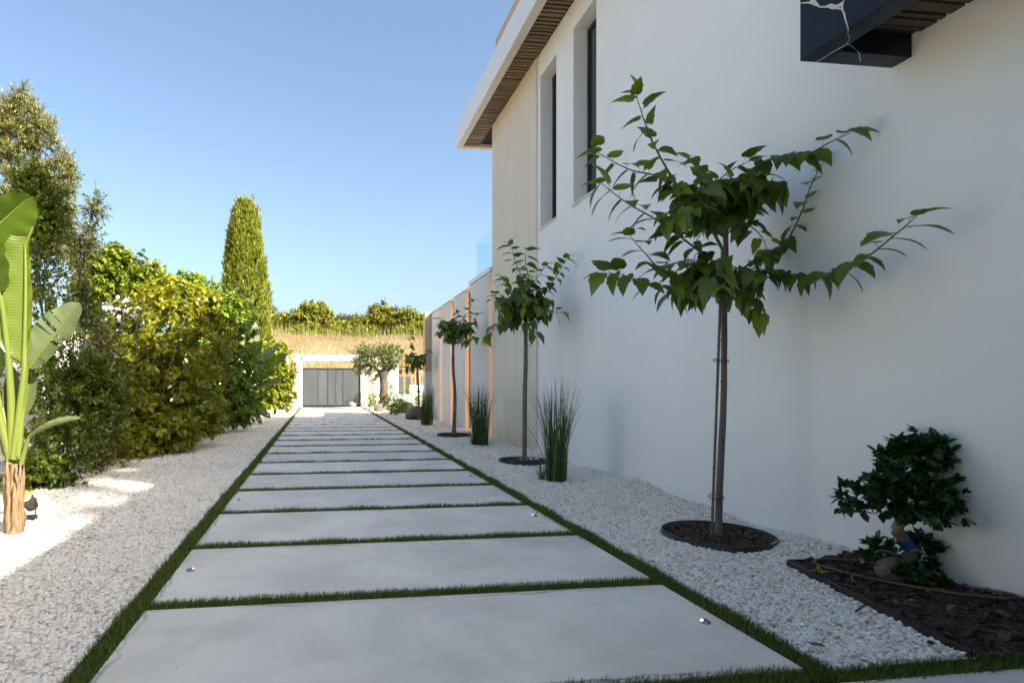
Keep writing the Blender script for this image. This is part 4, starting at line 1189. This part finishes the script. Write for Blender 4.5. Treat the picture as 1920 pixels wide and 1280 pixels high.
boulder('boulder right of the farthest young tree trunk, behind the grass', (3.62, 19.6, .12), (.30, .26, .22))
boulder('small pale boulder behind the largest smooth one', (3.62, 21.2, .1), (.28, .24, .18))
boulder('round pale stone lying in front of the grey gate', (1.62, 28.9, .09), (.20, .18, .16))
def slim(label, base, h, n, cat='plant'):
    t = thing('slim_plant', label, cat, base, 0, 'slender plants against the white end wall'); base = np.asarray(base, float)
    P = base + np.stack([rng.normal(size=n) * .16, rng.normal(size=n) * .12, h * rng.random(n) ** .8], -1)
    mb = MB(); spray(mb, SMALL, P, rng.normal(size=(n, 3)) * .4 + (0, 0, 1), 6, .15, .11, (.2, .9), .05, wid=.6); mb.build('foliage', M['green_shrub'], t)
    mb = MB()
    for _ in range(6):
        tp_ = base + np.array([rng.normal() * .16, rng.normal() * .1, h * random.uniform(.7, 1.05)]); mb.tube(curve(base, tp_, 5, wob=.02), .007, 4)
    mb.build('stem', M['twig'], t)
slim('slender plant against the white wall, left of the olive trunk', (2.55, 29.3, 0), 1.15, 70)
slim('slender plant against the white wall, right of the olive trunk', (3.55, 28.6, 0), 1.25, 110)
slim('thin single shoot below the slat railing', (4.45, 29.0, 0), 1.05, 26)
slim('leafy plant behind the boulders below the slat railing', (4.2, 24.8, 0), .85, 90)

# ================================================================== LEFT PLANTING
def paddle(mb, a, b, width, up, fold=.25, sag=.0, tears=2, wave=.02, tint=.5, roll=0.0, right=1.0):
    """one big paddle leaf from a (base of the blade) to b (tip), folded along its midrib and torn across the veins"""
    a, b = np.asarray(a, float), np.asarray(b, float); up = unit(np.asarray(up, float))
    L = np.linalg.norm(b - a)
    mid = (a + b) / 2 + up * sag * L
    def C(u): return ((1 - u) ** 2)[:, None] * a + (2 * u * (1 - u))[:, None] * mid + (u * u)[:, None] * b
    def T(u): return unit((2 * (1 - u))[:, None] * (mid - a) + (2 * u)[:, None] * (b - mid))
    for side in (-1, 1):
        cuts = sorted([0, 1] + [random.uniform(.15, .9) for _ in range(tears)])
        for c0, c1 in zip(cuts[:-1], cuts[1:]):
            if c1 - c0 < .04: continue
            nu, nv = max(4, int((c1 - c0) * 34)), 7
            u = np.linspace(c0 + (.004 if c0 else 0), c1 - (.006 if c1 < 1 else 0), nu); vv = np.linspace(0, 1, nv)
            fo = fold + random.uniform(-.10, .22) * (tears > 0)
            t = T(u); x = unit(np.cross(t, up)) * side; z = np.cross(x * side, t)
            w = width / 2 * np.clip(np.sin(PI * np.clip(u, 0, 1) ** .85), 0, 1) ** .55
            w = np.maximum(w, .004) * (right if side > 0 else 1.0)
            ang = fo + roll * vv[None] ** 1.5
            lat = np.cumsum(np.concatenate([np.zeros((1, 1)), np.cos(ang[:, 1:]) / (nv - 1)], 1), 1)
            ver = np.cumsum(np.concatenate([np.zeros((1, 1)), np.sin(ang[:, 1:]) / (nv - 1)], 1), 1)
            wob = wave * np.sin(u * 31 + side)[:, None] * vv[None] ** 2 * width
            skew = .10 * width * vv[None] ** 1.5
            P = C(u)[:, None] + x[:, None] * (w[:, None] * lat)[..., None] + z[:, None] * (w[:, None] * ver + wob)[..., None] + t[:, None] * skew[..., None]
            i = np.arange(nu - 1)[:, None] * nv; j = np.arange(nv - 1)[None]
            f = np.stack([i + j, i + nv + j, i + nv + j + 1, i + j + 1], -1).reshape(-1, 4)
            mb.add(P.reshape(-1, 3), f if side < 0 else f[:, ::-1], tint, np.repeat(u, nv) * L + np.tile(vv, nu) * .05)
    return C(np.linspace(0, .97, 14))

def strelitzia(label, base, leaves, trunk_h, trunk_r, group=None):
    t = thing('strelitzia', label, 'plant', base, 0, 'giant bird of paradise plants on the left'); base = np.asarray(base, float)
    mb = MB()
    for k in range(13):
        a = k * 2 * PI / 13 + random.random() * .4; q = base + np.array([math.cos(a), math.sin(a), 0]) * trunk_r * .62
        h = trunk_h * random.uniform(.65, 1.05)
        tp = base + np.array([math.cos(a), math.sin(a), 0]) * trunk_r * random.uniform(.5, 1.1) + np.array([0, 0, h])
        mb.tube(curve(q - (0, 0, .06), tp, 8, wob=.006), np.array([.50, .52, .46, .40, .36, .30, .22, .03]) * trunk_r * random.uniform(.6, 1.15), 6)
    mb.tube([base - (0, 0, .05), base + (0, 0, trunk_h * .9)], [trunk_r * .8, trunk_r * .35], 10)
    mb.build('trunk', M['fibre'], t, True)
    for lf in leaves:
        lb = MB(); C = paddle(lb, lf['a'], lf['b'], lf['w'], lf['up'], lf.get('fold', .25), lf.get('sag', .05), lf.get('tears', 2), tint=lf.get('tint', .5), roll=lf.get('roll', .15), right=lf.get('right', 1.0))
        lo = lb.build('leaf', M[lf.get('mat', 'strelitzia')], t, True)
        pb = MB(); r = lf.get('r', .02)
        if lf.get('p0') is not None:
            p0 = np.asarray(lf['p0'], float); a = np.asarray(lf['a'], float)
            bend = lf.get('bend'); bend = (p0 * .45 + a * .55 + np.array([0, 0, .1])) if bend is None else bend
            pt = np.concatenate([curve(p0, a, 12, bend=bend), C[1:]])
            rr = np.concatenate([np.linspace(r * 1.5, r * .8, 12), np.linspace(r * .75, .003, len(C) - 1)])
        else:
            pt, rr = C, np.linspace(r * .75, .003, len(C))
        pb.tube(pt, rr, 8, .5); pb.build('petiole', M['petiole'], lo, True)
    return t

ZS = 4.66
sb_ = np.array([-2.485, 5.03, -.02])
top = lambda px, py, dz=0: A(px, py, ZS + dz)
strelitzia('large bird of paradise plant with big paddle leaves at the left edge, nearest the camera', sb_, [
    dict(p0=top(26, 860), a=top(46, 690), b=top(47, 440), w=.50, up=(.12, -.95, .18), fold=.22, right=.22, sag=-.03, tears=0, tint=.62, roll=.1, r=.026, bend=top(38, 760)),
    dict(p0=top(20, 860), a=top(-60, 480, -.15), b=top(52, 372, -.1), w=.42, up=(-.05, .55, .85), fold=-.35, sag=.08, tears=0, tint=.25, r=.022, bend=top(-40, 640, -.1)),
    dict(p0=top(34, 855), a=top(50, 695, .05), b=top(146, 574, .08), w=.33, up=(.25, -.75, .55), fold=.2, sag=.04, tears=4, mat='strel_pale', tint=.35, r=.020, bend=top(40, 770)),
    dict(p0=top(40, 870), a=top(62, 812, -.05), b=top(148, 785, -.15), w=.13, up=(-.2, -.3, .9), fold=.5, sag=.06, tears=0, tint=.8, r=.014, mat='strel_pale'),
    dict(p0=top(22, 850), a=top(2, 560, -.1), b=top(-70, 400, -.3), w=.40, up=(.5, .6, .5), fold=.25, tears=1, tint=.4, r=.024, bend=top(24, 700)),
    dict(p0=top(18, 870), a=top(14, 795, .05), b=top(22, 690, .1), w=.17, up=(.6, -.7, .2), fold=.6, tears=0, tint=.35, r=.016, mat='strel_pale'),
    dict(p0=top(24, 850), a=top(-10, 720, 0), b=top(-90, 560, 0), w=.38, up=(.5, -.5, .6), fold=.25, tears=2, tint=.4, r=.024, bend=top(10, 790)),
    dict(p0=top(12, 860), a=top(-8, 800, .1), b=top(-60, 700, .2), w=.3, up=(.5, -.5, .6), fold=.3, tears=1, tint=.3, r=.02),
    dict(p0=top(36, 860), a=top(44, 780, .1), b=top(60, 690, .15), w=.15, up=(.4, -.9, .1), fold=.5, tears=0, tint=.3, r=.014, mat='strel_pale'),
    dict(p0=top(44, 690), a=top(47, 460), b=top(70, 402, .02), w=.035, up=(.6, -.7, .2), fold=.9, tears=0, tint=.9, r=.012, bend=top(50, 560)),
], .62, .075)

# hedge added out of frame beside the camera to cut skylight on the near wall
plant('evergreen_shrub', 'tall evergreen hedge added out of view beside the camera to block sky light', 'hedge', (-4.3, .5, -.02),
      [(-4.4, 3.0, 2.2, .9, 1.3, 2.6), (-4.4, .8, 2.6, .9, 1.5, 3.0), (-4.4, -1.6, 2.6, .9, 1.6, 3.0), (-4.4, -4.2, 2.6, .9, 1.6, 3.0)],
      1500, 10, OVAL, .16, 'dark_hedge', L=.3, stems=12, stem_r=.04, stem_mat='red_twig', shell=.5, group='shrubs planted along the left garden wall')

plant('added_shade_tree', 'tall loose tree added unseen behind the villa to dapple the light on the left planting', 'tree', (12.6, -8.4, -.3),  # unseen tree, added to dapple the sun on evergreen and gravel
      [(11.0, -5.9, 15.5, 3.0, 1.7, 4.4), (10.6, -4.4, 13.2, 2.2, 1.3, 2.2, .4), (10.2, -8.8, 11.4, 2.2, 2.0, 1.6, .16), (11.6, -8.6, 13.6, 2.2, 1.8, 1.6, .12)],
      290, 8, OVAL, .34, 'dark_hedge', L=.6, stems=10, stem_r=.12, stem_mat='bark', shell=.2, rough=.4, stem_name='trunk', foliage='crown')
q0 = H(4.6, -2.0, 5.62)
plant('added_roof_shrub', 'trailing shrubs added unseen on the low wing roof edge to soften its shadow', 'shrub', q0,  # made-up roof planting that roughens the shadow edge on the left gravel
      [(4.5, -6.5, 5.92, .6, 1.2, .55), (4.4, -4.6, 5.87, .5, 1.1, .45), (4.5, -2.6, 5.97, .6, 1.1, .6), (4.4, -.8, 5.87, .5, 1.0, .45), (4.5, 1.0, 5.92, .5, .9, .5)],
      240, 7, OVAL, .12, 'dark_hedge', L=.25, stems=10, stem_r=.012, shell=.3, rough=.4, zmin=5.63)

# garden spotlight at its foot
sp = thing('garden_spotlight', 'small lit garden spotlight on a bracket at the foot of the bird of paradise plant', 'spotlight', (-2.60, 5.50, 0))
c = np.array([-2.575, 5.45, .15]); dirv = unit(np.array([-.05, -.72, .70]))
mb = MB(); mb.tube([c - dirv * .085, c - dirv * .02, c + dirv * .07, c + dirv * .085], [.052, .055, .058, .058], 20, cap=False); mb.tube([c - dirv * .09, c - dirv * .082], [.03, .052], 20)
mb.build('housing', M['lamp_shell'], sp, True)
mb = MB(); mb.tube([c + dirv * .02, c + dirv * .08], [.035, .056], 20, cap=False); mb.build('reflector', M['spot_in'], sp, True)
mb = MB(); mb.tube([c + dirv * .035, c + dirv * .04], [.032, .032], 16); mb.build('bulb', M['spot_bulb'], sp)
mb = MB(); mb.tube(smooth_path([c + (.062, 0, .03), c + (.066, 0, -.04), c + (.05, 0, -.14)], 8), .006, 6); mb.tube(smooth_path([c + (-.062, 0, .03), c + (-.066, 0, -.04), c + (-.05, 0, -.14)], 8), .006, 6)
mb.box((-2.66, 5.46, -.02), (-2.54, 5.54, .012)); mb.build('bracket', M['black_edge'], sp)

def BL(px, py, Z, rx, ry, w=None, depth=.9):
    """ellipsoid seen at a photo position: radii given in photo pixels"""
    s = Z / F_PX; c = A(px, py, Z)
    r = (*c, rx * s, rx * s * depth, ry * s)
    return r if w is None else (*r, w)
def gp(px, Z):
    q = A(px, HY, Z); return np.array([q[0], q[1], -.02])

# dark small-leaved evergreen climbing high behind the strelitzia
plant('evergreen_shrub', 'tall dark small-leaved evergreen rising behind the bird of paradise plant', 'shrub', gp(110, 7.1),
      [BL(105, 830, 6.9, 85, 80), BL(100, 730, 7.1, 75, 80), BL(85, 620, 7.2, 58, 80), BL(72, 500, 7.3, 56, 90), BL(68, 405, 7.4, 50, 60, .6), BL(60, 350, 7.4, 30, 40, .25), BL(170, 800, 7.5, 60, 60), BL(168, 720, 7.6, 55, 60, .8), BL(75, 885, 6.7, 60, 34, .5)],
      3900, 13, OVAL, .048, 'dark_hedge', L=.16, stems=14, stem_r=.016, stem_mat='twig', shell=.25, rough=.38, group='shrubs planted along the left garden wall')
plant('low_shrub', 'low bright lime-green shrub spilling onto the gravel in front of the tall dark evergreen', 'shrub', gp(180, 7.9),
      [BL(180, 862, 7.75, 42, 36), BL(222, 848, 8.2, 36, 28), BL(185, 800, 7.9, 34, 40), BL(205, 760, 8.1, 28, 34, .5)], 560, 12, OVAL, .045, 'lime_shrub', L=.13, stems=6, stem_r=.01, stem_mat='red_twig', shell=.3, group='shrubs planted along the left garden wall')
plant('slender_tree', 'slender open-branched tree with tiny leaves against the sky, right of the tall evergreen', 'tree', gp(150, 8.6),
      [BL(150, 560, 8.6, 36, 90, .8), BL(165, 440, 8.6, 30, 60, .55), BL(180, 385, 8.6, 18, 26, .22), BL(140, 470, 8.6, 24, 50, .3), BL(190, 640, 8.8, 44, 60, .8), BL(200, 730, 8.8, 36, 60, .5)],
      620, 9, SMALL, .05, 'dark_hedge', L=.2, stems=10, stem_r=.011, stem_mat='twig', shell=.15, rough=.4, stem_name='trunk', foliage='crown', group='shrubs planted along the left garden wall', wid=1.1, up=.6)
plant('airy_tree', 'tall pale grey-green feathery tree rising at the top left behind the hedge', 'tree', gp(30, 14.0),
      [BL(40, 178, 14, 10, 22), BL(20, 200, 14, 22, 20), BL(58, 205, 14, 20, 18), BL(80, 235, 14, 22, 18), BL(45, 240, 14, 26, 20), BL(5, 240, 14, 26, 26), BL(100, 262, 14, 14, 10), BL(65, 270, 14, 24, 18), BL(25, 285, 14, 28, 24), BL(-15, 290, 14, 30, 40), BL(115, 300, 14, 20, 14), BL(128, 325, 14, 14, 26), BL(80, 320, 14, 26, 22), BL(40, 335, 14, 30, 26), BL(110, 360, 14, 24, 22), BL(135, 350, 14, 8, 16), BL(70, 380, 14, 36, 30), BL(20, 390, 14, 36, 36), BL(120, 400, 14, 22, 26), BL(60, 440, 14, 50, 40), BL(110, 450, 14, 24, 36), BL(10, 470, 14, 40, 50)],
      3000, 20, NEEDLE, .085, 'airy', L=.35, stems=14, stem_r=.045, stem_mat='bark', shell=.3, rough=.3, wid=1.5, stem_name='trunk', foliage='crown', group='trees rising above the left planting')
plant('ivy_clad_tree', 'round bright green ivy-covered crown above the garden wall on the left', 'tree', gp(235, 15.5),
      [BL(205, 540, 15.5, 60, 66), BL(255, 545, 15.7, 55, 55), BL(235, 600, 15.4, 60, 50), BL(290, 560, 15.9, 30, 50, .5), BL(215, 495, 15.5, 35, 25, .4)],
      1900, 12, OVAL, .13, 'ivy', L=.25, stems=8, stem_r=.07, stem_mat='bark', shell=.6, rough=.28, wid=1.25, droop=.5, stem_name='trunk', foliage='crown', group='trees rising above the left planting')
ol = plant('oleander', 'oleander with white and pink blossoms behind the yellow-green shrub', 'shrub', gp(225, 11.6),
      [BL(225, 620, 11.6, 34, 50), BL(205, 660, 11.5, 30, 40), BL(240, 590, 11.8, 34, 24)], 300, 10, NEEDLE, .13, 'oleander', L=.2, stems=6, wid=1.9, group='shrubs planted along the left garden wall')
P, O, _ = blob_points([BL(225, 615, 11.5, 34, 46), BL(235, 582, 11.6, 38, 20), BL(205, 655, 11.4, 22, 34)], 150, .75)
mb = MB(); spray(mb, SMALL, P, O, 7, .08, .062, (.5, 1.4), 0, wid=1.9); mb.build('flowers', M['petal_white'], ol)

plant('yellow_green_shrub', 'large shrub with broad yellow-green leaves in whorls, on yellowish stems beside the gravel', 'shrub', gp(268, 10.2) + np.array([.05, 0, 0]),
      [BL(300, 610, 10.4, 95, 60), BL(330, 560, 10.9, 70, 36, .6), BL(255, 680, 10.0, 62, 60), BL(330, 700, 10.4, 85, 70), BL(390, 650, 11.2, 50, 80, .8), BL(245, 760, 9.6, 42, 42, .7), BL(300, 730, 10.6, 70, 60, 1), BL(280, 690, 10.8, 60, 50, .8), BL(290, 800, 9.7, 60, 34, .8), BL(360, 780, 10.6, 60, 45, .8), BL(385, 560, 11.3, 30, 26, .3), BL(248, 822, 9.2, 36, 26, .8), BL(320, 815, 10.0, 46, 24, .8)],
      1550, 10, OVAL, .118, 'yellow_shrub', L=.10, stems=18, stem_r=.016, stem_mat='bark_pale', shell=.5, rough=.34, droop=.35, spread=(.8, 1.45), wid=1.15, twigs=True, group='shrubs planted along the left garden wall')
plant('green_shrub', 'tall dense mid-green shrub with drooping leaves, right of the yellow-green one', 'shrub', gp(400, 14.2),
      [BL(420, 620, 14.4, 50, 60), BL(395, 590, 14.2, 45, 50), BL(430, 700, 14.0, 55, 70), BL(395, 740, 13.4, 55, 60), BL(365, 660, 13.6, 50, 70), BL(350, 545, 13.2, 40, 30, .4), BL(450, 760, 14.2, 26, 34, .5), BL(345, 790, 12.6, 50, 30, .5)],
      3000, 10, OVAL, .11, 'green_shrub', L=.16, stems=14, stem_r=.025, shell=.55, rough=.25, droop=.55, wid=1.05, group='shrubs planted along the left garden wall')
plant('small_conifer', 'small feathery yellow-green conifer tip rising left of the tall cypress', 'conifer', gp(402, 19.5),
      [BL(402, 580, 19.5, 9, 36, .5), BL(402, 620, 19.5, 24, 40, 1), BL(390, 610, 19.5, 10, 30, .3)], 420, 9, NEEDLE, .2, 'far_tree', L=.3, stems=3, stem_r=.04, shell=.1, up=1.4, spread=(.1, .6), stem_name='trunk', foliage='crown', group='trees rising above the left planting')
plant('golden_shrub', 'small golden-yellow bush at the left foot of the tall cypress', 'shrub', gp(426, 20.5),
      [BL(424, 600, 20.5, 14, 26), BL(430, 630, 20.5, 16, 20)], 300, 10, NEEDLE, .16, 'far_yellow', L=.2, stems=4, up=.8, wid=1.5, group='trees rising above the left planting')
g2 = gp(462, 17.0); Z_ = 17.0
strel2 = []
for (ax, ay, bx, by, w, tr_, mt, ti) in ((468, 690, 440, 612, .42, 1, 'strelitzia', .8), (470, 680, 478, 606, .36, 0, 'strel_pale', .7), (474, 700, 520, 650, .40, 2, 'strel_pale', .4), (474, 710, 536, 665, .42, 2, 'strelitzia', .3),
                                    (470, 720, 510, 690, .40, 2, 'strelitzia', .35), (470, 735, 528, 712, .34, 3, 'strel_pale', .3), (465, 720, 425, 690, .42, 2, 'strelitzia', .3), (468, 760, 506, 782, .30, 4, 'strelitzia', .1),
                                    (465, 765, 440, 800, .26, 4, 'strelitzia', .1), (468, 700, 490, 640, .40, 1, 'strelitzia', .3), (466, 755, 490, 800, .24, 4, 'strelitzia', .1), (468, 730, 476, 760, .30, 3, 'strel_pale', .2), (466, 740, 440, 745, .34, 3, 'strelitzia', .2)):
    dz = random.uniform(-.45, .3)
    strel2.append(dict(p0=A(462, 775, Z_), a=A(ax, ay, Z_ + dz * .5), b=A(bx, by, Z_ + dz), w=w, up=unit(np.array([random.uniform(-.3, .6), -.6, .7])), fold=.2, sag=.10, tears=tr_, mat=mt, tint=ti, r=.03))
strelitzia('second bird of paradise plant with torn arching leaves, farther along the left bed', g2, strel2, .75, .12)
plant('bright_shrub', 'bright yellow-green broad-leaved shrub by the white wall at the far end of the left bed', 'shrub', gp(515, 22.5),
      [BL(510, 700, 22.5, 30, 48), BL(525, 720, 22.2, 26, 44), BL(500, 745, 22, 28, 30), BL(515, 665, 23, 26, 22, .6)], 520, 10, OVAL, .20, 'lime_shrub', L=.2, stems=8, shell=.5, droop=.6, wid=1.1, group='shrubs planted along the left garden wall')
plant('reddish_shrub', 'sparse reddish-brown shrub against the white wall left of the gate', 'shrub', gp(535, 26.5),
      [BL(540, 720, 26.5, 24, 46), BL(530, 750, 26.3, 22, 22, .5), BL(548, 690, 26.8, 16, 22, .4)], 130, 8, OVAL, .15, 'brown_shrub', L=.14, stems=10, stem_r=.014, stem_mat='red_twig', shell=.2, group='shrubs planted along the left garden wall')
# withered leaves under the yellow-green shrub
P = np.array([A(x, y, 9.4) for x, y in ((222, 838), (230, 850), (236, 842), (242, 856), (214, 826), (226, 845), (248, 848), (238, 852))])
t = thing('withered_branch', 'withered pale brown leaves hanging at the foot of the yellow-green shrub', 'dead branch', (P[0][0], P[0][1], 0))
mb = MB(); spray(mb, OVAL, P, np.tile((0, 0, -1.0), (8, 1)), 5, .05, .09, (.1, .6), .5); mb.build('leaves', M['dead'], t)
mb = MB()
for q in P: mb.tube([q + (0, 0, .16), q], .004, 3)
mb.tube(smooth_path([P[0] + (-.15, .1, -P[0][2]), P[0] + (0, .03, .12), P[5] + (0, 0, .16), P[6] + (0, 0, .17)], 12), .008, 5); mb.build('stem', M['red_twig'], t)
# dry leaves scattered on the left gravel: one each
for i, (px, py, lab) in enumerate(((193, 934, 'brown fallen leaf on the gravel, nearest the small lime-green shrub'), (203, 943, 'reddish fallen leaf on the left gravel midway between shrub and turf'), (90, 1090, 'dark twig lying on the gravel at the bottom left'), (292, 903, 'dark fallen leaf on the left gravel close to the turf'), (262, 868, 'fallen leaf on the gravel below the yellow-green shrub'), (160, 1012, 'small fallen leaf on the sunlit gravel right of the bird of paradise plant'))):
    q = A(px, py, F_PX * 1.2 / (py - HY)); q[2] = float(gz(q[0], q[1])) + .024
    mb = MB(); scatter(mb, OVAL, q[None], rdir(1) * (1, 1, .1), np.array([[.2, .1, 1.0]]), .06, 1.0 if i != 2 else .25, .1)
    props(mb.build('fallen_leaf' if i != 2 else 'twig', M['brown_shrub']), lab, 'leaf' if i != 2 else 'twig')

# ------------------------------------------------------------------ cypress
cz = 33.0
cb_ = A(462, HY, cz); cb_[2] = .5
t = thing('cypress', 'tall narrow columnar cypress standing behind the left planting', 'tree', cb_, 0)
n = 5200
s = rng.random(n) ** .85; a = rng.random(n) * 2 * PI
hgt = A(462, 382, cz)[2] - .5
prof = np.interp(s, [0, .1, .3, .55, .8, .93, 1.0], [1.42, 1.50, 1.45, 1.24, .90, .66, .28])
lump = 1 + .07 * np.sin(a * 5 + s * 14) + .05 * np.sin(a * 9 - s * 33) 
rr = prof * lump * (.80 + .22 * rng.random(n))
P = np.stack([cb_[0] + rr * np.cos(a) - .1 * s, cb_[1] + rr * np.sin(a), .5 + s * hgt], -1)
O = np.stack([np.cos(a) * .55, np.sin(a) * .55, np.full(n, 1.0)], -1) + rng.normal(size=(n, 3)) * .18
cl = .5 + .5 * np.sin(a * 7 + s * 25) * np.sin(s * 40 - a * 3)
mb = MB(); spray(mb, NEEDLE, P, O, 13, .30, .23, (.05, .75), -.1, .3, 1.5, np.clip(.25 + .5 * cl + rng.normal(size=n) * .2, 0, 1))
for (dx, dh) in ((-.55, .25), (-.2, .35), (.35, .38), (.7, -.25), (.05, .2)):
    P = np.array([[cb_[0] + dx + rng.normal() * .08, cb_[1] + rng.normal() * .15, .5 + hgt + dh - q * .14] for q in range(9)])
    spray(mb, NEEDLE, P, np.tile((0, 0, 1.0), (9, 1)), 14, .2, .2, (.05, .6), 0, wid=1.5)
mb.build('crown', M['cypress'], t)
mb = MB(); mb.tube([cb_ - (0, 0, .8), cb_ + (0, 0, hgt * .9)], [.30, .06], 8)
for _ in range(60):
    h0 = rng.random() * .9; mb.tube([cb_ + (0, 0, hgt * h0), cb_ + np.array([math.cos(_) * .8, math.sin(_) * .8, hgt * h0 + 1.1])], [.05, .02], 4)
mb.build('trunk', M['bark'], t, True)
# inner shade foliage so that no sky shows through the column
# ------------------------------------------------------------------ trees on the hill crest
def crest(label, px, Z, blobs, n, leaf, mt, k=12, tpl=SMALL, cat='tree', wid=1.3):
    q = A(px, HY, Z); q[2] = float(hz(q[0], q[1])) - .1
    bl_ = [BL(*b[:2], Z + b[2], b[3], b[4], b[5] if len(b) > 5 else None) for b in blobs]
    return plant('hill_tree', label, cat, q, bl_, n, k, tpl, leaf, mt, L=leaf * 2, stems=10, stem_r=.09, stem_mat='bark', shell=.55, rough=.3, droop=.25, zmin=q[2], wid=wid,
                 stem_name='trunk', foliage='crown', group='trees along the crest of the dry hill')
crest('round bright green tree on the hill crest, left of centre above the gate', 585, 50,
      [(585, 595, 0, 34, 26), (600, 600, 0, 24, 26), (570, 605, 0, 22, 22), (585, 622, 0, 46, 20), (562, 600, 0, 18, 20, .5), (545, 622, 0, 26, 14, .5), (612, 608, 0, 18, 20, .5), (632, 624, 0, 22, 14, .4)], 2100, .24, 'far_tree')
crest('low pale bushy tree between the cypress and the round bright tree', 528, 52,
      [(530, 610, 0, 26, 14), (515, 608, 0, 16, 14, .4), (545, 612, 0, 16, 12, .4)], 420, .32, 'far_tree')
crest('small dark pine tip close to the right side of the cypress', 508, 58, [(510, 588, 0, 8, 12), (506, 603, 0, 12, 10), (503, 570, 0, 4, 6, .1)], 120, .34, 'far_dark', tpl=NEEDLE, wid=1.6)
crest('low grey-green pine in the dip between the two big hill trees', 648, 66, [(648, 607, 0, 16, 12), (668, 606, 0, 18, 11), (632, 612, 0, 12, 9, .4)], 420, .40, 'far_dark', tpl=NEEDLE, wid=1.7)
crest('low bush in front of the grey-green pine on the crest', 650, 50, [(640, 617, 0, 20, 9), (665, 616, 0, 22, 11), (625, 616, 0, 16, 12, .5), (655, 626, 0, 40, 12, .8)], 900, .24, 'far_tree')
crest('broad bright green tree on the hill crest, right of the dip', 718, 50,
      [(716, 598, 0, 24, 24), (735, 605, 0, 24, 22), (705, 605, 0, 18, 22), (715, 620, 0, 46, 20), (702, 584, 0, 11, 10, .15)], 1900, .24, 'far_tree')
crest('yellow-green tree on the hill crest, close to the lit wall end', 765, 48,
      [(765, 605, 0, 24, 20), (780, 615, 0, 22, 18), (750, 608, 0, 16, 20), (768, 628, 0, 34, 14), (795, 618, 0, 18, 22, .6)], 1800, .23, 'far_tree')
crest('dark bush partly hidden behind the end of the lit wall', 803, 52, [(800, 612, 0, 16, 14), (812, 625, 0, 20, 20)], 330, .3, 'far_dark')
